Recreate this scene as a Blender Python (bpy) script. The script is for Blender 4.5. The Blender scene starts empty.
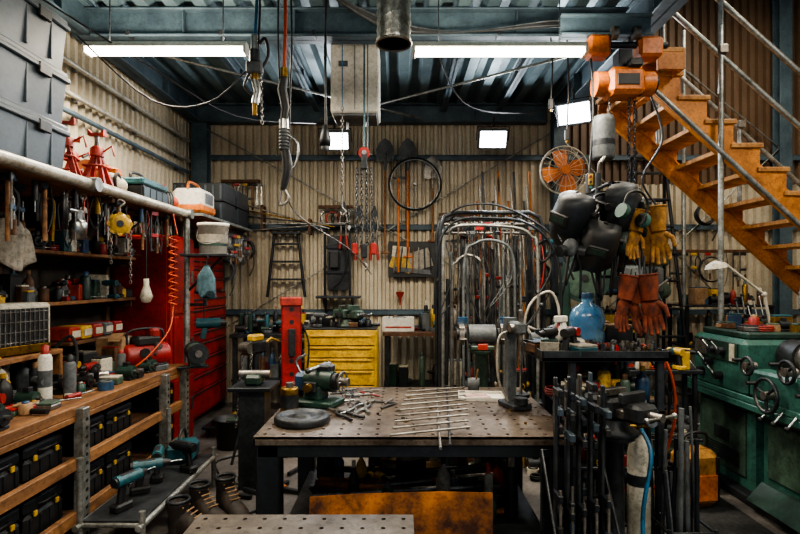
import bpy, math, random
from mathutils import Vector, Matrix, Euler
pi=math.pi
# ---------------------------------------------------------------- materials
def hx(h):
    h=h.lstrip('#'); o=[]
    for i in (0,2,4):
        c=int(h[i:i+2],16)/255
        o.append(c/12.92 if c<=.04045 else ((c+.055)/1.055)**2.4)
    return (*o,1)
def mk(name,c,c2=None,r=.5,m=0,sc=6,bump=0,lo=.35,hi=.7,stretch=(1,1,1),emit=0,trans=0,wear=.45):
    mt=bpy.data.materials.new(name); mt.use_nodes=True
    nt=mt.node_tree; N=nt.nodes; L=nt.links
    b=N['Principled BSDF']
    c=hx(c); c2=hx(c2) if c2 else tuple(x*.55 for x in c[:3])+(1,)
    tc=N.new('ShaderNodeTexCoord'); mp=N.new('ShaderNodeMapping'); mp.inputs['Scale'].default_value=stretch
    L.new(tc.outputs['Object'],mp.inputs[0])
    nz=N.new('ShaderNodeTexNoise'); nz.inputs['Scale'].default_value=sc; nz.inputs['Detail'].default_value=6; nz.inputs['Roughness'].default_value=.62
    L.new(mp.outputs[0],nz.inputs['Vector'])
    cr=N.new('ShaderNodeValToRGB'); e=cr.color_ramp.elements
    e[0].position=lo; e[0].color=c2; e[1].position=hi; e[1].color=c
    L.new(nz.outputs['Fac'],cr.inputs[0]); out=cr.outputs[0]
    if wear and not emit:
        n2=N.new('ShaderNodeTexNoise'); n2.inputs['Scale'].default_value=38; n2.inputs['Detail'].default_value=5; n2.inputs['Roughness'].default_value=.75; n2.inputs['Distortion'].default_value=.6
        L.new(tc.outputs['Object'],n2.inputs['Vector'])
        r2=N.new('ShaderNodeValToRGB'); g=1-wear; r2.color_ramp.elements[0].position=.36; r2.color_ramp.elements[0].color=(g*.95,g*.9,g*.82,1); r2.color_ramp.elements[1].position=.54; r2.color_ramp.elements[1].color=(1,1,1,1)
        L.new(n2.outputs['Fac'],r2.inputs[0]); mx=N.new('ShaderNodeMix'); mx.data_type='RGBA'; mx.blend_type='MULTIPLY'; mx.inputs[0].default_value=1
        L.new(out,mx.inputs[6]); L.new(r2.outputs[0],mx.inputs[7]); out=mx.outputs[2]
    L.new(out,b.inputs['Base Color'])
    b.inputs['Metallic'].default_value=m
    rr=N.new('ShaderNodeMapRange'); rr.inputs['To Min'].default_value=min(1,r+.22); rr.inputs['To Max'].default_value=max(.05,r-.08)
    L.new(nz.outputs['Fac'],rr.inputs['Value']); L.new(rr.outputs[0],b.inputs['Roughness'])
    if bump:
        bp=N.new('ShaderNodeBump'); bp.inputs['Strength'].default_value=bump; bp.inputs['Distance'].default_value=.01
        L.new(nz.outputs['Fac'],bp.inputs['Height']); L.new(bp.outputs[0],b.inputs['Normal'])
    if emit:
        b.inputs['Emission Color'].default_value=c; b.inputs['Emission Strength'].default_value=emit
    if trans: b.inputs['Transmission Weight'].default_value=trans
    return mt
CREAM=mk('cream_corrugated','#c6bba5','#a1957f',r=.5,sc=1.3,stretch=(1,1,.5),lo=.3,hi=.62,wear=.15,m=.15)
TAN=mk('tan_corrugated','#6f5843','#483423',r=.5,sc=1.3,stretch=(1,1,.5),wear=.12)
DECK=mk('deck_bluegray','#748a90','#4d6068',r=.5,m=.3,sc=2,wear=.15)
GIRD=mk('girder_paint','#51656f','#34444f',r=.5,sc=4,bump=.05,wear=.25)
CONC=mk('concrete','#726d69','#403d3a',r=.45,sc=2.2,bump=.25,lo=.3,hi=.72)
STEEL=mk('steel','#a8a49d','#5d5852',r=.35,m=.85,sc=7)
TTOP=mk('table_steel','#87796c','#463a2f',r=.34,m=.7,sc=4,bump=.1,lo=.35,hi=.65)
FTOP=mk('plate_steel','#6a6258','#3c342c',r=.4,m=.7,sc=4,bump=.1)
DSTL=mk('dark_steel','#42464a','#202225',r=.42,m=.55,sc=8)
BLK=mk('black_plastic','#1b1c1e','#0c0c0d',r=.45,sc=8)
BLKM=mk('black_frame','#20262c','#11151a',r=.4,m=.3,sc=8)
RUB=mk('rubber','#131313','#080808',r=.75,sc=10,bump=.2)
CHR=mk('chrome','#c4c6c4','#85888a',r=.25,m=1,sc=5)
GALV=mk('galvanised_pipe','#b7b8b4','#74766f',r=.35,m=.75,sc=9)
PIPEW=mk('pale_pipe','#cfcabd','#8f8a7c',r=.35,m=.3,sc=6)
WOOD=mk('bench_wood','#9c6d3f','#5f3d20',r=.6,sc=3,stretch=(6,.6,6),bump=.15)
WOODD=mk('dark_wood','#6a4628','#39220f',r=.65,sc=3,stretch=(6,.6,6),bump=.15)
TREAD=mk('stair_tread_ply','#d19a58','#96602a',r=.6,sc=3,stretch=(1,4,1))
CARD=mk('cardboard','#a98560','#7c6040',r=.8,sc=5)
RED=mk('red_paint','#a5211b','#59110e',r=.38,sc=5,lo=.28,hi=.65)
REDB=mk('bright_red','#b03322','#661a11',r=.42,sc=6,lo=.28,hi=.62)
YEL=mk('yellow_paint','#d9ae2a','#8f6b10',r=.4,sc=5,lo=.25,hi=.6)
YELB=mk('worn_yellow','#c9a02c','#7f6010',r=.45,sc=6,lo=.25,hi=.58)
ORG=mk('orange_paint','#d57420','#8c420e',r=.42,sc=5,lo=.25,hi=.6)
STO=mk('stair_orange','#cf8229','#7e4613',r=.5,sc=4,lo=.28,hi=.6)
ORB=mk('orange_hose','#d9541f','#963409',r=.45,sc=6,wear=.25)
GRN=mk('machine_green','#3c6c61','#203f39',r=.34,sc=4,lo=.3,hi=.66,bump=.04)
GRN2=mk('olive_green_machine','#4f6758','#26352c',r=.4,sc=5)
DGRN=mk('deep_green_machine','#28493f','#14271f',r=.38,sc=5)
TEAL=mk('teal_plastic','#256570','#103a42',r=.4,sc=6)
BLU=mk('blue_plastic','#345a7d','#1a334f',r=.4,sc=6)
BLUT=mk('blue_water_jug','#7fb4dc','#3f7aae',r=.12,sc=3,trans=.55,wear=.15)
BLUH=mk('blue_hose','#2f7cab','#174b68',r=.4,sc=6)
TOTE=mk('tote_bluegray','#3a4a55','#26323a',r=.42,sc=3,wear=.25)
WHT=mk('white_plastic','#d8d4c9','#9c9789',r=.4,sc=4,lo=.2,hi=.5,wear=.25)
CRM=mk('cream_paint','#c6bfad','#8b836d',r=.5,sc=4,lo=.25,hi=.55)
GRY=mk('gray_plastic','#6c7173','#3c4042',r=.5,sc=5)
BRS=mk('brass','#b0893e','#60491a',r=.3,m=.9,sc=8)
RUST=mk('rusty_plate','#b8702c','#3e1f10',r=.75,m=.1,sc=4.5,bump=.3,lo=.38,hi=.62)
LEA=mk('tan_leather','#b88234','#664316',r=.75,sc=9,bump=.25)
LEAR=mk('rust_leather','#8f3f1f','#471c0b',r=.8,sc=9,bump=.25)
LEAD=mk('brown_boot_leather','#3d3128','#1c1611',r=.6,sc=9,bump=.25)
CLO=mk('bluegray_cloth','#5e7f8a','#34505a',r=.9,sc=8,bump=.3)
JKT=mk('dark_jacket_cloth','#2a3038','#14181d',r=.9,sc=8,bump=.3)
FOIL=mk('foil_duct','#c4c4c0','#7a7a74',r=.25,m=.95,sc=14,bump=.5)
PINK=mk('pinkish_paper','#c9aaa0','#8a6c66',r=.7,sc=6)
PAPER=mk('pale_paper','#aaa295','#7f796d',r=.8,sc=4)
MAT=mk('floor_mat_rubber','#2b2c2d','#161616',r=.8,sc=30,bump=.3)
TUBE=mk('fluorescent_tube','#fff4df','#fff4df',r=.3,emit=16)
FLOOD=mk('floodlight_lens','#f2f6ff','#f2f6ff',r=.3,emit=18)
HWALL=mk('dark_backboard','#3a3128','#1d1813',r=.7,sc=4)
# ---------------------------------------------------------------- builder
def frame(d):
    d=Vector(d).normalized(); up=Vector((0,0,1)) if abs(d.z)<.95 else Vector((1,0,0))
    a=d.cross(up).normalized(); return a,d.cross(a).normalized()
def rotm(r): return Euler(r).to_matrix().to_4x4()
def smooth(pts,k=6,closed=False):
    P=[Vector(p) for p in pts]; n=len(P); out=[]
    for i in range(n if closed else n-1):
        if closed: a,b,c,d=P[(i-1)%n],P[i],P[(i+1)%n],P[(i+2)%n]
        else: a,b,c,d=P[max(i-1,0)],P[i],P[i+1],P[min(i+2,n-1)]
        for j in range(k):
            t=j/k; out.append(.5*((2*b)+(c-a)*t+(2*a-5*b+4*c-d)*t*t+(3*b-a-3*c+d)*t**3))
    if not closed: out.append(P[-1])
    return out
class B:
    def __init__(s,name): s.name=name; s.v=[]; s.f=[]; s.m=[]; s.s=[]; s.mats=[]; s.T=Matrix()
    def add(s,vs,fs,mat,sm=False,T=None):
        if mat not in s.mats: s.mats.append(mat)
        i=s.mats.index(mat); o=len(s.v); M=s.T@T if T is not None else s.T
        s.v+=[M@Vector(v) for v in vs]
        for f in fs: s.f.append([o+k for k in f]); s.m.append(i); s.s.append(sm)
    def box(s,c,d,mat,rot=(0,0,0),bv=.004):
        h=[x/2 for x in d]; b=min(bv,min(h)*.45); vs=[]; ix={}
        for sx in(-1,1):
            for sy in(-1,1):
                for sz in(-1,1):
                    for k in range(3):
                        q=[h[j]-(0 if j==k else b) for j in range(3)]
                        ix[sx,sy,sz,k]=len(vs); vs.append((sx*q[0],sy*q[1],sz*q[2]))
        I=lambda *a: ix[a]; fs=[]
        for g in(-1,1):
            f=[(g,-1,-1,0),(g,1,-1,0),(g,1,1,0),(g,-1,1,0)]; fs.append([ix[a] for a in (f if g>0 else f[::-1])])
            f=[(-1,g,-1,1),(-1,g,1,1),(1,g,1,1),(1,g,-1,1)]; fs.append([ix[a] for a in (f if g>0 else f[::-1])])
            f=[(-1,-1,g,2),(1,-1,g,2),(1,1,g,2),(-1,1,g,2)]; fs.append([ix[a] for a in (f if g>0 else f[::-1])])
        for p in(-1,1):
            for q in(-1,1):
                fs.append([I(-1,p,q,1),I(1,p,q,1),I(1,p,q,2),I(-1,p,q,2)])
                fs.append([I(p,-1,q,0),I(p,1,q,0),I(p,1,q,2),I(p,-1,q,2)])
                fs.append([I(p,q,-1,0),I(p,q,1,0),I(p,q,1,1),I(p,q,-1,1)])
                for w in(-1,1): fs.append([I(p,q,w,0),I(p,q,w,1),I(p,q,w,2)])
        s.add(vs,fs,mat,False,Matrix.Translation(c)@rotm(rot)); return s
    def bb(s,x0,x1,y0,y1,z0,z1,mat,bv=.004):
        return s.box(((x0+x1)/2,(y0+y1)/2,(z0+z1)/2),(abs(x1-x0),abs(y1-y0),abs(z1-z0)),mat,bv=bv)
    def cyl(s,p0,p1,r,mat,r2=None,n=14,cap=True):
        p0=Vector(p0);p1=Vector(p1); r2=r if r2 is None else r2
        a,b=frame(p1-p0); c=[(math.cos(2*pi*i/n),math.sin(2*pi*i/n)) for i in range(n)]
        v=[p0+(a*x+b*y)*r for x,y in c]+[p1+(a*x+b*y)*r2 for x,y in c]
        s.add(v,[[i,(i+1)%n,n+(i+1)%n,n+i] for i in range(n)],mat,True)
        if cap: s.add(v,[list(range(n))[::-1],[n+i for i in range(n)]],mat,False)
        return s
    def tube(s,pts,r,mat,n=7,closed=False,k=0):
        if k: pts=smooth(pts,k,closed)
        P=[Vector(p) for p in pts]; m=len(P); v=[]; a=None
        for i,p in enumerate(P):
            d=(P[(i+1)%m]-P[i-1]) if closed else (P[min(i+1,m-1)]-P[max(i-1,0)])
            if d.length<1e-7: d=Vector((0,0,1))
            d.normalize()
            if a is None: a,_=frame(d)
            a=(a-d*a.dot(d))
            if a.length<1e-6: a,_=frame(d)
            a=a.normalized(); b=d.cross(a)
            if isinstance(r,(list,tuple)):
                t=i/(m-1)*(len(r)-1); j0=min(int(t),len(r)-2); rr=r[j0]+(r[j0+1]-r[j0])*(t-j0)
            else: rr=r
            v+=[p+(a*math.cos(2*pi*j/n)+b*math.sin(2*pi*j/n))*rr for j in range(n)]
        f=[]
        for i in range(m if closed else m-1):
            q=(i+1)%m
            for j in range(n): f.append([i*n+j,i*n+(j+1)%n,q*n+(j+1)%n,q*n+j])
        s.add(v,f,mat,True)
        if not closed: s.add(v,[list(range(n))[::-1],[(m-1)*n+i for i in range(n)]],mat)
        return s
    def ring(s,c,R_,r,mat,rot=(0,0,0),n=24):
        M=Matrix.Translation(c)@rotm(rot)
        return s.tube([M@Vector((R_*math.cos(2*pi*i/n),R_*math.sin(2*pi*i/n),0)) for i in range(n)],r,mat,6,True)
    def lathe(s,c,prof,mat,rot=(0,0,0),n=20):
        v=[];f=[];m=len(prof)
        for r,z in prof: v+=[(r*math.cos(2*pi*j/n),r*math.sin(2*pi*j/n),z) for j in range(n)]
        for i in range(m-1):
            for j in range(n): f.append([i*n+j,i*n+(j+1)%n,(i+1)*n+(j+1)%n,(i+1)*n+j])
        s.add(v,f,mat,True,Matrix.Translation(c)@rotm(rot)); return s
    def sph(s,c,r,mat,sc=(1,1,1),rot=(0,0,0),n=14,hemi=False):
        k=8; v=[];f=[]; th=pi/2 if hemi else pi
        for i in range(k+1):
            a=th*i/k
            v+=[(r*sc[0]*math.sin(a)*math.cos(2*pi*j/n),r*sc[1]*math.sin(a)*math.sin(2*pi*j/n),r*sc[2]*math.cos(a)) for j in range(n)]
        for i in range(k):
            for j in range(n): f.append([i*n+j,(i+1)*n+j,(i+1)*n+(j+1)%n,i*n+(j+1)%n])
        s.add(v,f,mat,True,Matrix.Translation(c)@rotm(rot)); return s
    def prism(s,poly,t,mat,c=(0,0,0),rot=(0,0,0)):
        n=len(poly); v=[(x,-t/2,z) for x,z in poly]+[(x,t/2,z) for x,z in poly]
        f=[list(range(n)),[n+i for i in range(n)][::-1]]+[[(i+1)%n,i,n+i,n+(i+1)%n] for i in range(n)]
        s.add(v,f,mat,False,Matrix.Translation(c)@rotm(rot)); return s
    def chain(s,p0,p1,mat,L=.03,w=.009,r=.003):
        p0=Vector(p0);p1=Vector(p1); d=p1-p0; n=max(1,int(d.length/(L*.75))); a,b=frame(d); d.normalize()
        for i in range(n):
            c=p0+(p1-p0)*((i+.5)/n); u=a if i%2 else b
            pts=[c+d*(L/2*math.cos(t))+u*(w*math.sin(t)) for t in [2*pi*j/8 for j in range(8)]]
            s.tube(pts,r,mat,4,True)
        return s
    def done(s,loc=(0,0,0),rot=(0,0,0),sc=1):
        me=bpy.data.meshes.new(s.name)
        xs=[v.x for v in s.v]; ys=[v.y for v in s.v]; zs=[v.z for v in s.v]
        o=Vector(((min(xs)+max(xs))/2,(min(ys)+max(ys))/2,min(zs)))
        me.from_pydata([v-o for v in s.v],[],s.f)
        for m in s.mats: me.materials.append(m)
        me.polygons.foreach_set('material_index',s.m); me.polygons.foreach_set('use_smooth',s.s); me.update()
        ob=bpy.data.objects.new(s.name,me); bpy.context.scene.collection.objects.link(ob)
        M=Matrix.Translation(loc)@rotm(rot)@Matrix.Diagonal((sc,sc,sc,1))
        ob.matrix_world=M@Matrix.Translation(o); return ob
# ---------------------------------------------------------------- room shell
def corrug(name,o,u,v,nrm,W,H,per,amp,mat):
    o=Vector(o);u=Vector(u);v=Vector(v);nrm=Vector(nrm); prof=[]; x=0
    while x<W:
        for fx,d in((0,0),(.3,0),(.45,1),(.85,1)): 
            if x+fx*per<=W: prof.append((x+fx*per,d*amp))
        x+=per
    prof.append((W,0)); b=B(name); n=len(prof)
    vs=[o+u*p+nrm*d for p,d in prof]+[o+u*p+nrm*d+v*H for p,d in prof]
    vs+=[o+u*p-nrm*.03 for p,d in prof]+[o+u*p-nrm*.03+v*H for p,d in prof]
    fs=[[i,i+1,n+i+1,n+i] for i in range(n-1)]+[[2*n+i+1,2*n+i,3*n+i,3*n+i+1] for i in range(n-1)]
    b.add(vs,fs,mat); return b.done()
b=B('floor'); b.bb(-2.8,6.3,-2,7.1,-.1,0,CONC,0); b.done()
corrug('wall_back',(-2.75,7,0),(1,0,0),(0,0,1),(0,-1,0),9.0,2.85,.105,.045,CREAM)
corrug('wall_back_upper',(-2.75,7,2.85),(1,0,0),(0,0,1),(0,-1,0),4.75,3.1,.105,.045,CREAM)
corrug('wall_back_upper_right',(2.0,7,2.85),(1,0,0),(0,0,1),(0,-1,0),4.25,3.1,.105,.045,TAN)
corrug('wall_left',(-2.75,-2,0),(0,1,0),(0,0,1),(1,0,0),9,4.0,.105,.035,CREAM)
corrug('wall_right',(6.25,-2,0),(0,1,0),(0,0,1),(-1,0,0),9,5.9,.105,.035,CREAM)
corrug('ceiling',(-2.75,-2,3.92),(1,0,0),(0,1,0),(0,0,-1),4.75,9,.24,.07,DECK)
corrug('ceiling_upper',(1.9,-2,5.85),(1,0,0),(0,1,0),(0,0,-1),4.4,9,.24,.06,DECK)
def ibeam(name,p0,p1,h,w,mat=GIRD):
    p0=Vector(p0);p1=Vector(p1); d=p1-p0; L=d.length; b=B(name); t=.018
    b.box((0,0,0),(L,t,h),mat); b.box((0,0,h/2-t/2),(L,w,t),mat); b.box((0,0,-h/2+t/2),(L,w,t),mat)
    n=int(L/.9)
    for i in range(1,n): b.box((-L/2+L*i/n,0,0),(.01,w*.9,h-.03),mat)
    rx=d.to_track_quat('X','Z').to_euler(); c=(p0+p1)/2
    return b.done(c,rx)
ibeam('trim_1_cross_girder',(-2.7,4.45,3.72),(1.88,4.45,3.72),.24,.16)
ibeam('trim_2_rear_girder',(-2.7,6.85,3.73),(1.88,6.85,3.73),.24,.16)
ibeam('trim_3_side_girder',(1.98,-1.5,3.74),(1.98,6.75,3.74),.28,.18)
ibeam('trim_4_left_girder',(-2.6,-1.5,3.74),(-2.6,6.75,3.74),.26,.15)
for i,x in enumerate((-1.7,-1.05,-.25,.55,1.25)): ibeam('trim_%d_joist'%(20+i),(x,4.55,3.79),(x,6.75,3.79),.12,.07)
for i,(x,w,t) in enumerate(((-2.55,.2,3.6),(2.03,.16,5.8),(4.9,.16,5.8))):
    b=B('trim_%d_column'%(7+i)); b.box((0,-.07,t/2),(w,.015,t),GIRD); b.box((0,.06,t/2),(w,.015,t),GIRD); b.box((0,0,t/2),(.015,.13,t),GIRD)
    b.box((0,0,.01),(w+.1,.24,.02),GIRD); b.done((x,6.84,0))
for i,z in enumerate((3.2,2.3,1.2)):
    b=B('trim_%d_girt'%(10+i)); b.bb(-2.7,6.2,6.90,6.95,z,z+.02,GIRD); b.bb(-2.7,6.2,6.90,6.915,z-.05,z+.02,GIRD); b.done()
for z in (2.95,3.1,3.35):
    b=B('conduit_pipe'); b.cyl((-2.655,1,z),(-2.655,6.7,z),.022,PIPEW if z>3 else GIRD)
    for k in range(6): b.box((-2.685,1.4+k,z),(.04,.03,.07),GRY)
    b.done()
b=B('trim_13_diagonal_bracing')
for p,q in (((-2.5,3.55),(1.9,1.1)),((1.95,3.5),(-2.4,.9)),((2.1,3.4),(4.9,.6)),((4.9,3.3),(2.1,.7)),((2.1,5.6),(4.9,3.3))):
    b.cyl((p[0],6.88,p[1]),(q[0],6.88,q[1]),.009,GALV)
    m=((p[0]*.4+q[0]*.6),(p[1]*.4+q[1]*.6)); d=Vector((q[0]-p[0],0,q[1]-p[1])).normalized()*.09
    b.cyl(Vector((m[0],6.88,m[1]))-d,Vector((m[0],6.88,m[1]))+d,.02,GALV)
b.done()
b=B('ceiling_diagonal_rods')
for p,q in (((-2.4,4.6),(.3,6.7)),((1.8,4.6),(-1.0,6.7))): b.cyl((p[0],p[1],3.62),(q[0],q[1],3.62),.012,GALV)
b.done()
# ---------------------------------------------------------------- lights
def area(n,loc,sx,sy,e,col,rot=(0,0,0)):
    l=bpy.data.lights.new(n,'AREA'); l.shape='RECTANGLE'; l.size=sx; l.size_y=sy; l.energy=e; l.color=col
    o=bpy.data.objects.new(n,l); bpy.context.scene.collection.objects.link(o); o.location=loc; o.rotation_euler=rot; return o
TC=(1,.89,.72)
def fluor(x,y,z,L,e,top=3.9):
    b=B('fluorescent_light'); b.prism([(-.06,.0),(.06,0),(.03,.045),(-.03,.045)],L,WHT,(0,0,0),(0,0,pi/2))
    b.cyl((-L/2+.02,-.03,-.022),(L/2-.02,-.03,-.022),.017,TUBE); b.cyl((-L/2+.02,.03,-.022),(L/2-.02,.03,-.022),.017,TUBE)
    for q in(-1,1): b.box((q*(L/2-.01),0,-.02),(.02,.12,.05),WHT); b.cyl((q*L*.35,0,.045),(q*L*.35,0,top-z),.005,DSTL,n=6)
    b.done((x,y,z)); area('tube_lamp',(x,y,z-.06),L,.12,e,TC); area('added_ceiling_uplight',(x,y,z+.06),L,.12,e*.26,TC,(pi,0,0))  # second area light, facing up, is added to brighten the ceiling
fluor(-1.76,4.02,3.34,1.22,70); fluor(.71,3.82,3.25,1.24,70)
fluor(-1.2,1.2,3.34,1.22,52); fluor(.9,.6,3.34,1.22,52); fluor(3.7,1.6,4.9,1.22,140,5.8); fluor(3.6,5.0,5.25,1.22,75,5.8)  # fixtures out of view, added to light the room and its right side
def flood(loc,rz,tilt,e):
    b=B('flood_light'); b.box((0,0,0),(.36,.06,.24),GRY,bv=.01); b.box((0,-.033,0),(.31,.006,.19),FLOOD)
    for k in range(7): b.box((-.14+k*.047,.05,0),(.008,.05,.2),DSTL)
    for q in(-1,1): b.box((q*.195,.02,.06),(.008,.03,.16),DSTL)
    b.box((0,.02,.14),(.40,.03,.01),DSTL); b.cyl((0,.02,.14),(0,.02,.26),.012,DSTL)
    b.done(loc,(tilt,0,rz)); 
    d=Euler((tilt,0,rz)).to_matrix()@Vector((0,-1,0)); o=area('flood_lamp',Vector(loc)+d*.06,.3,.18,e,(.92,.96,1)); o.rotation_euler=d.to_track_quat('-Z','Y').to_euler()
flood((-.79,6.5,3.30),0,.45,30); flood((1.13,6.5,3.32),0,.45,30); flood((1.80,5.5,3.32),-.55,.35,36); flood((2.72,3.85,4.02),.2,.5,10)
w=bpy.data.worlds.new('World'); bpy.context.scene.world=w; w.use_nodes=True
w.node_tree.nodes['Background'].inputs[0].default_value=(.62,.74,.88,1); w.node_tree.nodes['Background'].inputs[1].default_value=.5
# ---------------------------------------------------------------- item helpers
PAL=[BLK,BLK,BLKM,DSTL,DSTL,GRY,RED,YELB,BLU,CRM,TEAL,CARD,STEEL,REDB,BRS,CRM,GRN2,BLKM,PAPER,DGRN,WOODD]
def can(b,x,y,z,h,r,m,cap=None):
    b.lathe((x,y,z),[(0,0),(r*.97,0),(r,.01),(r,h*.8),(r*.8,h*.86),(r*.35,h*.88),(r*.35,h),(0,h)],m,n=12)
    if cap: b.lathe((x,y,z),[(r*.55,h*.87),(r*.55,h*1.02),(0,h*1.04)],cap,n=12)
def bottle(b,x,y,z,h,r,m,cap):
    b.lathe((x,y,z),[(0,0),(r,0),(r,h*.6),(r*.8,h*.72),(r*.3,h*.82),(r*.3,h*.9)],m,n=12); b.cyl((x,y,z+h*.88),(x,y,z+h),r*.38,cap,n=10)
def clutter(b,x0,x1,y0,y1,z,n,hmax=.22,seed=0):
    q=random.Random(seed)
    for i in range(n):
        x=q.uniform(x0,x1); y=q.uniform(y0,y1); k=q.random(); m=q.choice(PAL); h=q.uniform(.3,1)*hmax
        if k<.16: can(b,x,y,z,h,q.uniform(.025,.04),m,q.choice(PAL))
        elif k<.26: bottle(b,x,y,z,h,q.uniform(.03,.045),m,q.choice(PAL))
        elif k<.5:
            w=q.uniform(.06,.18);d=q.uniform(.06,.14);hh=h*.7; a=q.uniform(-.4,.4)
            b.box((x,y,z+hh/2),(w,d,hh),m,(0,0,a),.006); b.box((x,y,z+hh+.006),(w*.94,d*.94,.012),q.choice(PAL),(0,0,a),.003)
        elif k<.62:
            a=q.uniform(0,pi); d=Vector((math.cos(a),math.sin(a),0))*.1; c=Vector((x,y,z+.02))
            b.cyl(c-d,c,.016,q.choice([RED,YELB,BLK,BLU,BLK]),n=8); b.cyl(c,c+d*1.2,.005,CHR,n=6)
        elif k<.72:
            r=q.uniform(.03,.05); b.box((x,y,z+.01),(r*2.2,r*2,.02),DSTL); b.cyl((x-r*1.3,y,z+r+.02),(x+r*1.3,y,z+r+.02),r,q.choice([GRY,DGRN,DSTL,BLK]),n=12); b.cyl((x+r*1.3,y,z+r+.02),(x+r*2,y,z+r+.02),r*.3,CHR,n=8); b.box((x,y,z+2*r+.03),(r,r,.03),BLK)
        elif k<.84:
            r=q.uniform(.04,.07); mm=q.choice([BLK,BLK,RUB,REDB,GRY,GRY])
            for j in range(3): b.ring((x,y,z+.01+j*.014),r+.004*(j%2),.007,mm,n=14)
        elif k<.93:
            a=q.uniform(0,6); T=b.T; b.T=T@Matrix.Translation((x,y,z))@rotm((0,0,a)); mm=q.choice([TEAL,BLK,YELB,RED,GRY]); b.cyl((-.07,0,.13),(.06,0,.13),.026,mm,n=10); b.cyl((.06,0,.13),(.1,0,.13),.02,BLK,r2=.01,n=10); b.box((-.04,0,.065),(.035,.03,.1),BLK,(0,.15,0),.006); b.box((-.04,0,.016),(.09,.06,.032),mm,bv=.008); b.T=T
        else:
            b.cyl((x,y,z),(x,y,z+.05),.05,m,n=14); b.ring((x,y,z+.055),.035,.008,q.choice(PAL),n=12)
def hangtool(b,T,k,L,q,cols=None):
    old=b.T; b.T=old@T; m=q.choice(cols or [RED,BLK,BLK,YELB,BLU,DSTL])
    if k==0:
        b.box((0,0,-L/2),(.016,.006,L*.8),CHR); b.ring((0,0,-.02),.018,.006,CHR,(pi/2,0,0),12)
        b.prism([(-.02,-.03),(-.024,0),(-.01,0),(-.009,-.014),(.009,-.014),(.01,0),(.024,0),(.02,-.03),(0,-.045)],.008,CHR,(0,0,-L+.05),(0,pi,0))
    elif k==1:
        b.cyl((0,0,-L),(0,0,0),.012,WOOD,n=8); b.cyl((-.05,0,-.02),(.05,0,-.02),.018,DSTL,n=10)
    elif k==2:
        b.prism([(0,0),(.012,-.03),(.02,-.06),(-.02,-.06),(-.012,-.03)],.012,DSTL)
        b.tube([(-.01,0,-.06),(-.03,0,-.1),(-.02,0,-L)],.008,m,6,k=3); b.tube([(.01,0,-.06),(.03,0,-.1),(.02,0,-L)],.008,m,6,k=3)
    elif k==3:
        b.cyl((0,0,-.11),(0,0,0),.016,m,n=8); b.cyl((0,0,-L),(0,0,-.1),.004,CHR,n=6)
    elif k==4:
        mm=q.choice([BLK,RUB,GRY,REDB])
        for j in range(3): b.ring((0,j*.008,-L*.45),L*.32+j*.005,.006,mm,(pi/2,.2*j,0),16)
    elif k==6:
        b.tube([(0,0,0),(.03,.01,-L*.5),(-.02,0,-L),(-.06,0,-L*.6),(-.03,0,0)],.005,q.choice([BLK,RUB,REDB,GRY]),5,k=4)
    else:
        b.box((0,0,-L/2),(.016,.008,L),STEEL if q.random()<.5 else DSTL); b.box((.035,0,-.02),(.08,.02,.035),m); b.box((.035,0,-L*.6),(.08,.02,.03),m); b.cyl((.065,0,-L*.6-.08),(.065,0,-L*.6+.05),.006,CHR,n=6); b.cyl((.065,0,-L*.6-.14),(.065,0,-L*.6-.06),.013,WOODD,n=8)
    b.T=old
def cabinet(name,loc,rz,w,d,h,rows,mat,wheels=True):
    b=B(name); z0=.1 if wheels else 0
    b.bb(-w/2,w/2,-d/2,d/2,z0,h,mat,.012)
    tot=sum(rows); z=z0+.03; H=h-z0-.07
    for r in rows:
        hh=H*r/tot; b.bb(-w/2+.03,w/2-.03,-d/2-.016,-d/2,z+.006,z+hh-.006,mat,.004)
        b.bb(-w/2+.06,w/2-.06,-d/2-.032,-d/2-.012,z+hh-.03,z+hh-.016,DSTL if mat is RED else YELB,.004); b.bb(-w/2+.03,w/2-.03,-d/2-.004,-d/2,z-.006,z+.006,BLK,.001); z+=hh
    b.bb(-w/2,w/2,-d/2,d/2,h,h+.012,BLK,.004)
    if wheels:
        for sx in(-1,1):
            for sy in(-1,1): b.cyl((sx*(w/2-.08)-.015,sy*(d/2-.07),.05),(sx*(w/2-.08)+.015,sy*(d/2-.07),.05),.05,RUB); b.box((sx*(w/2-.08),sy*(d/2-.07),.09),(.05,.06,.03),DSTL)
    return b.done(loc,(0,0,rz))
def perf(b,x0,y0,nx,ny,c,z,t,mat,r):
    V=[];F=[]
    for i in range(nx):
        for j in range(ny):
            cx=x0+(i+.5)*c; cy=y0+(j+.5)*c; h=c/2; o=len(V)
            sq=[(h,0),(h,h),(0,h),(-h,h),(-h,0),(-h,-h),(0,-h),(h,-h)]
            for zz in(z,z-t):
                V+=[(cx+a,cy+d,zz) for a,d in sq]; V+=[(cx+r*math.cos(k*pi/4),cy+r*math.sin(k*pi/4),zz) for k in range(8)]
            for k in range(8):
                q=(k+1)%8
                F.append([o+k,o+q,o+8+q,o+8+k]); F.append([o+16+q,o+16+k,o+24+k,o+24+q]); F.append([o+8+k,o+8+q,o+24+q,o+24+k])
    b.add(V,F,mat)
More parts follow.
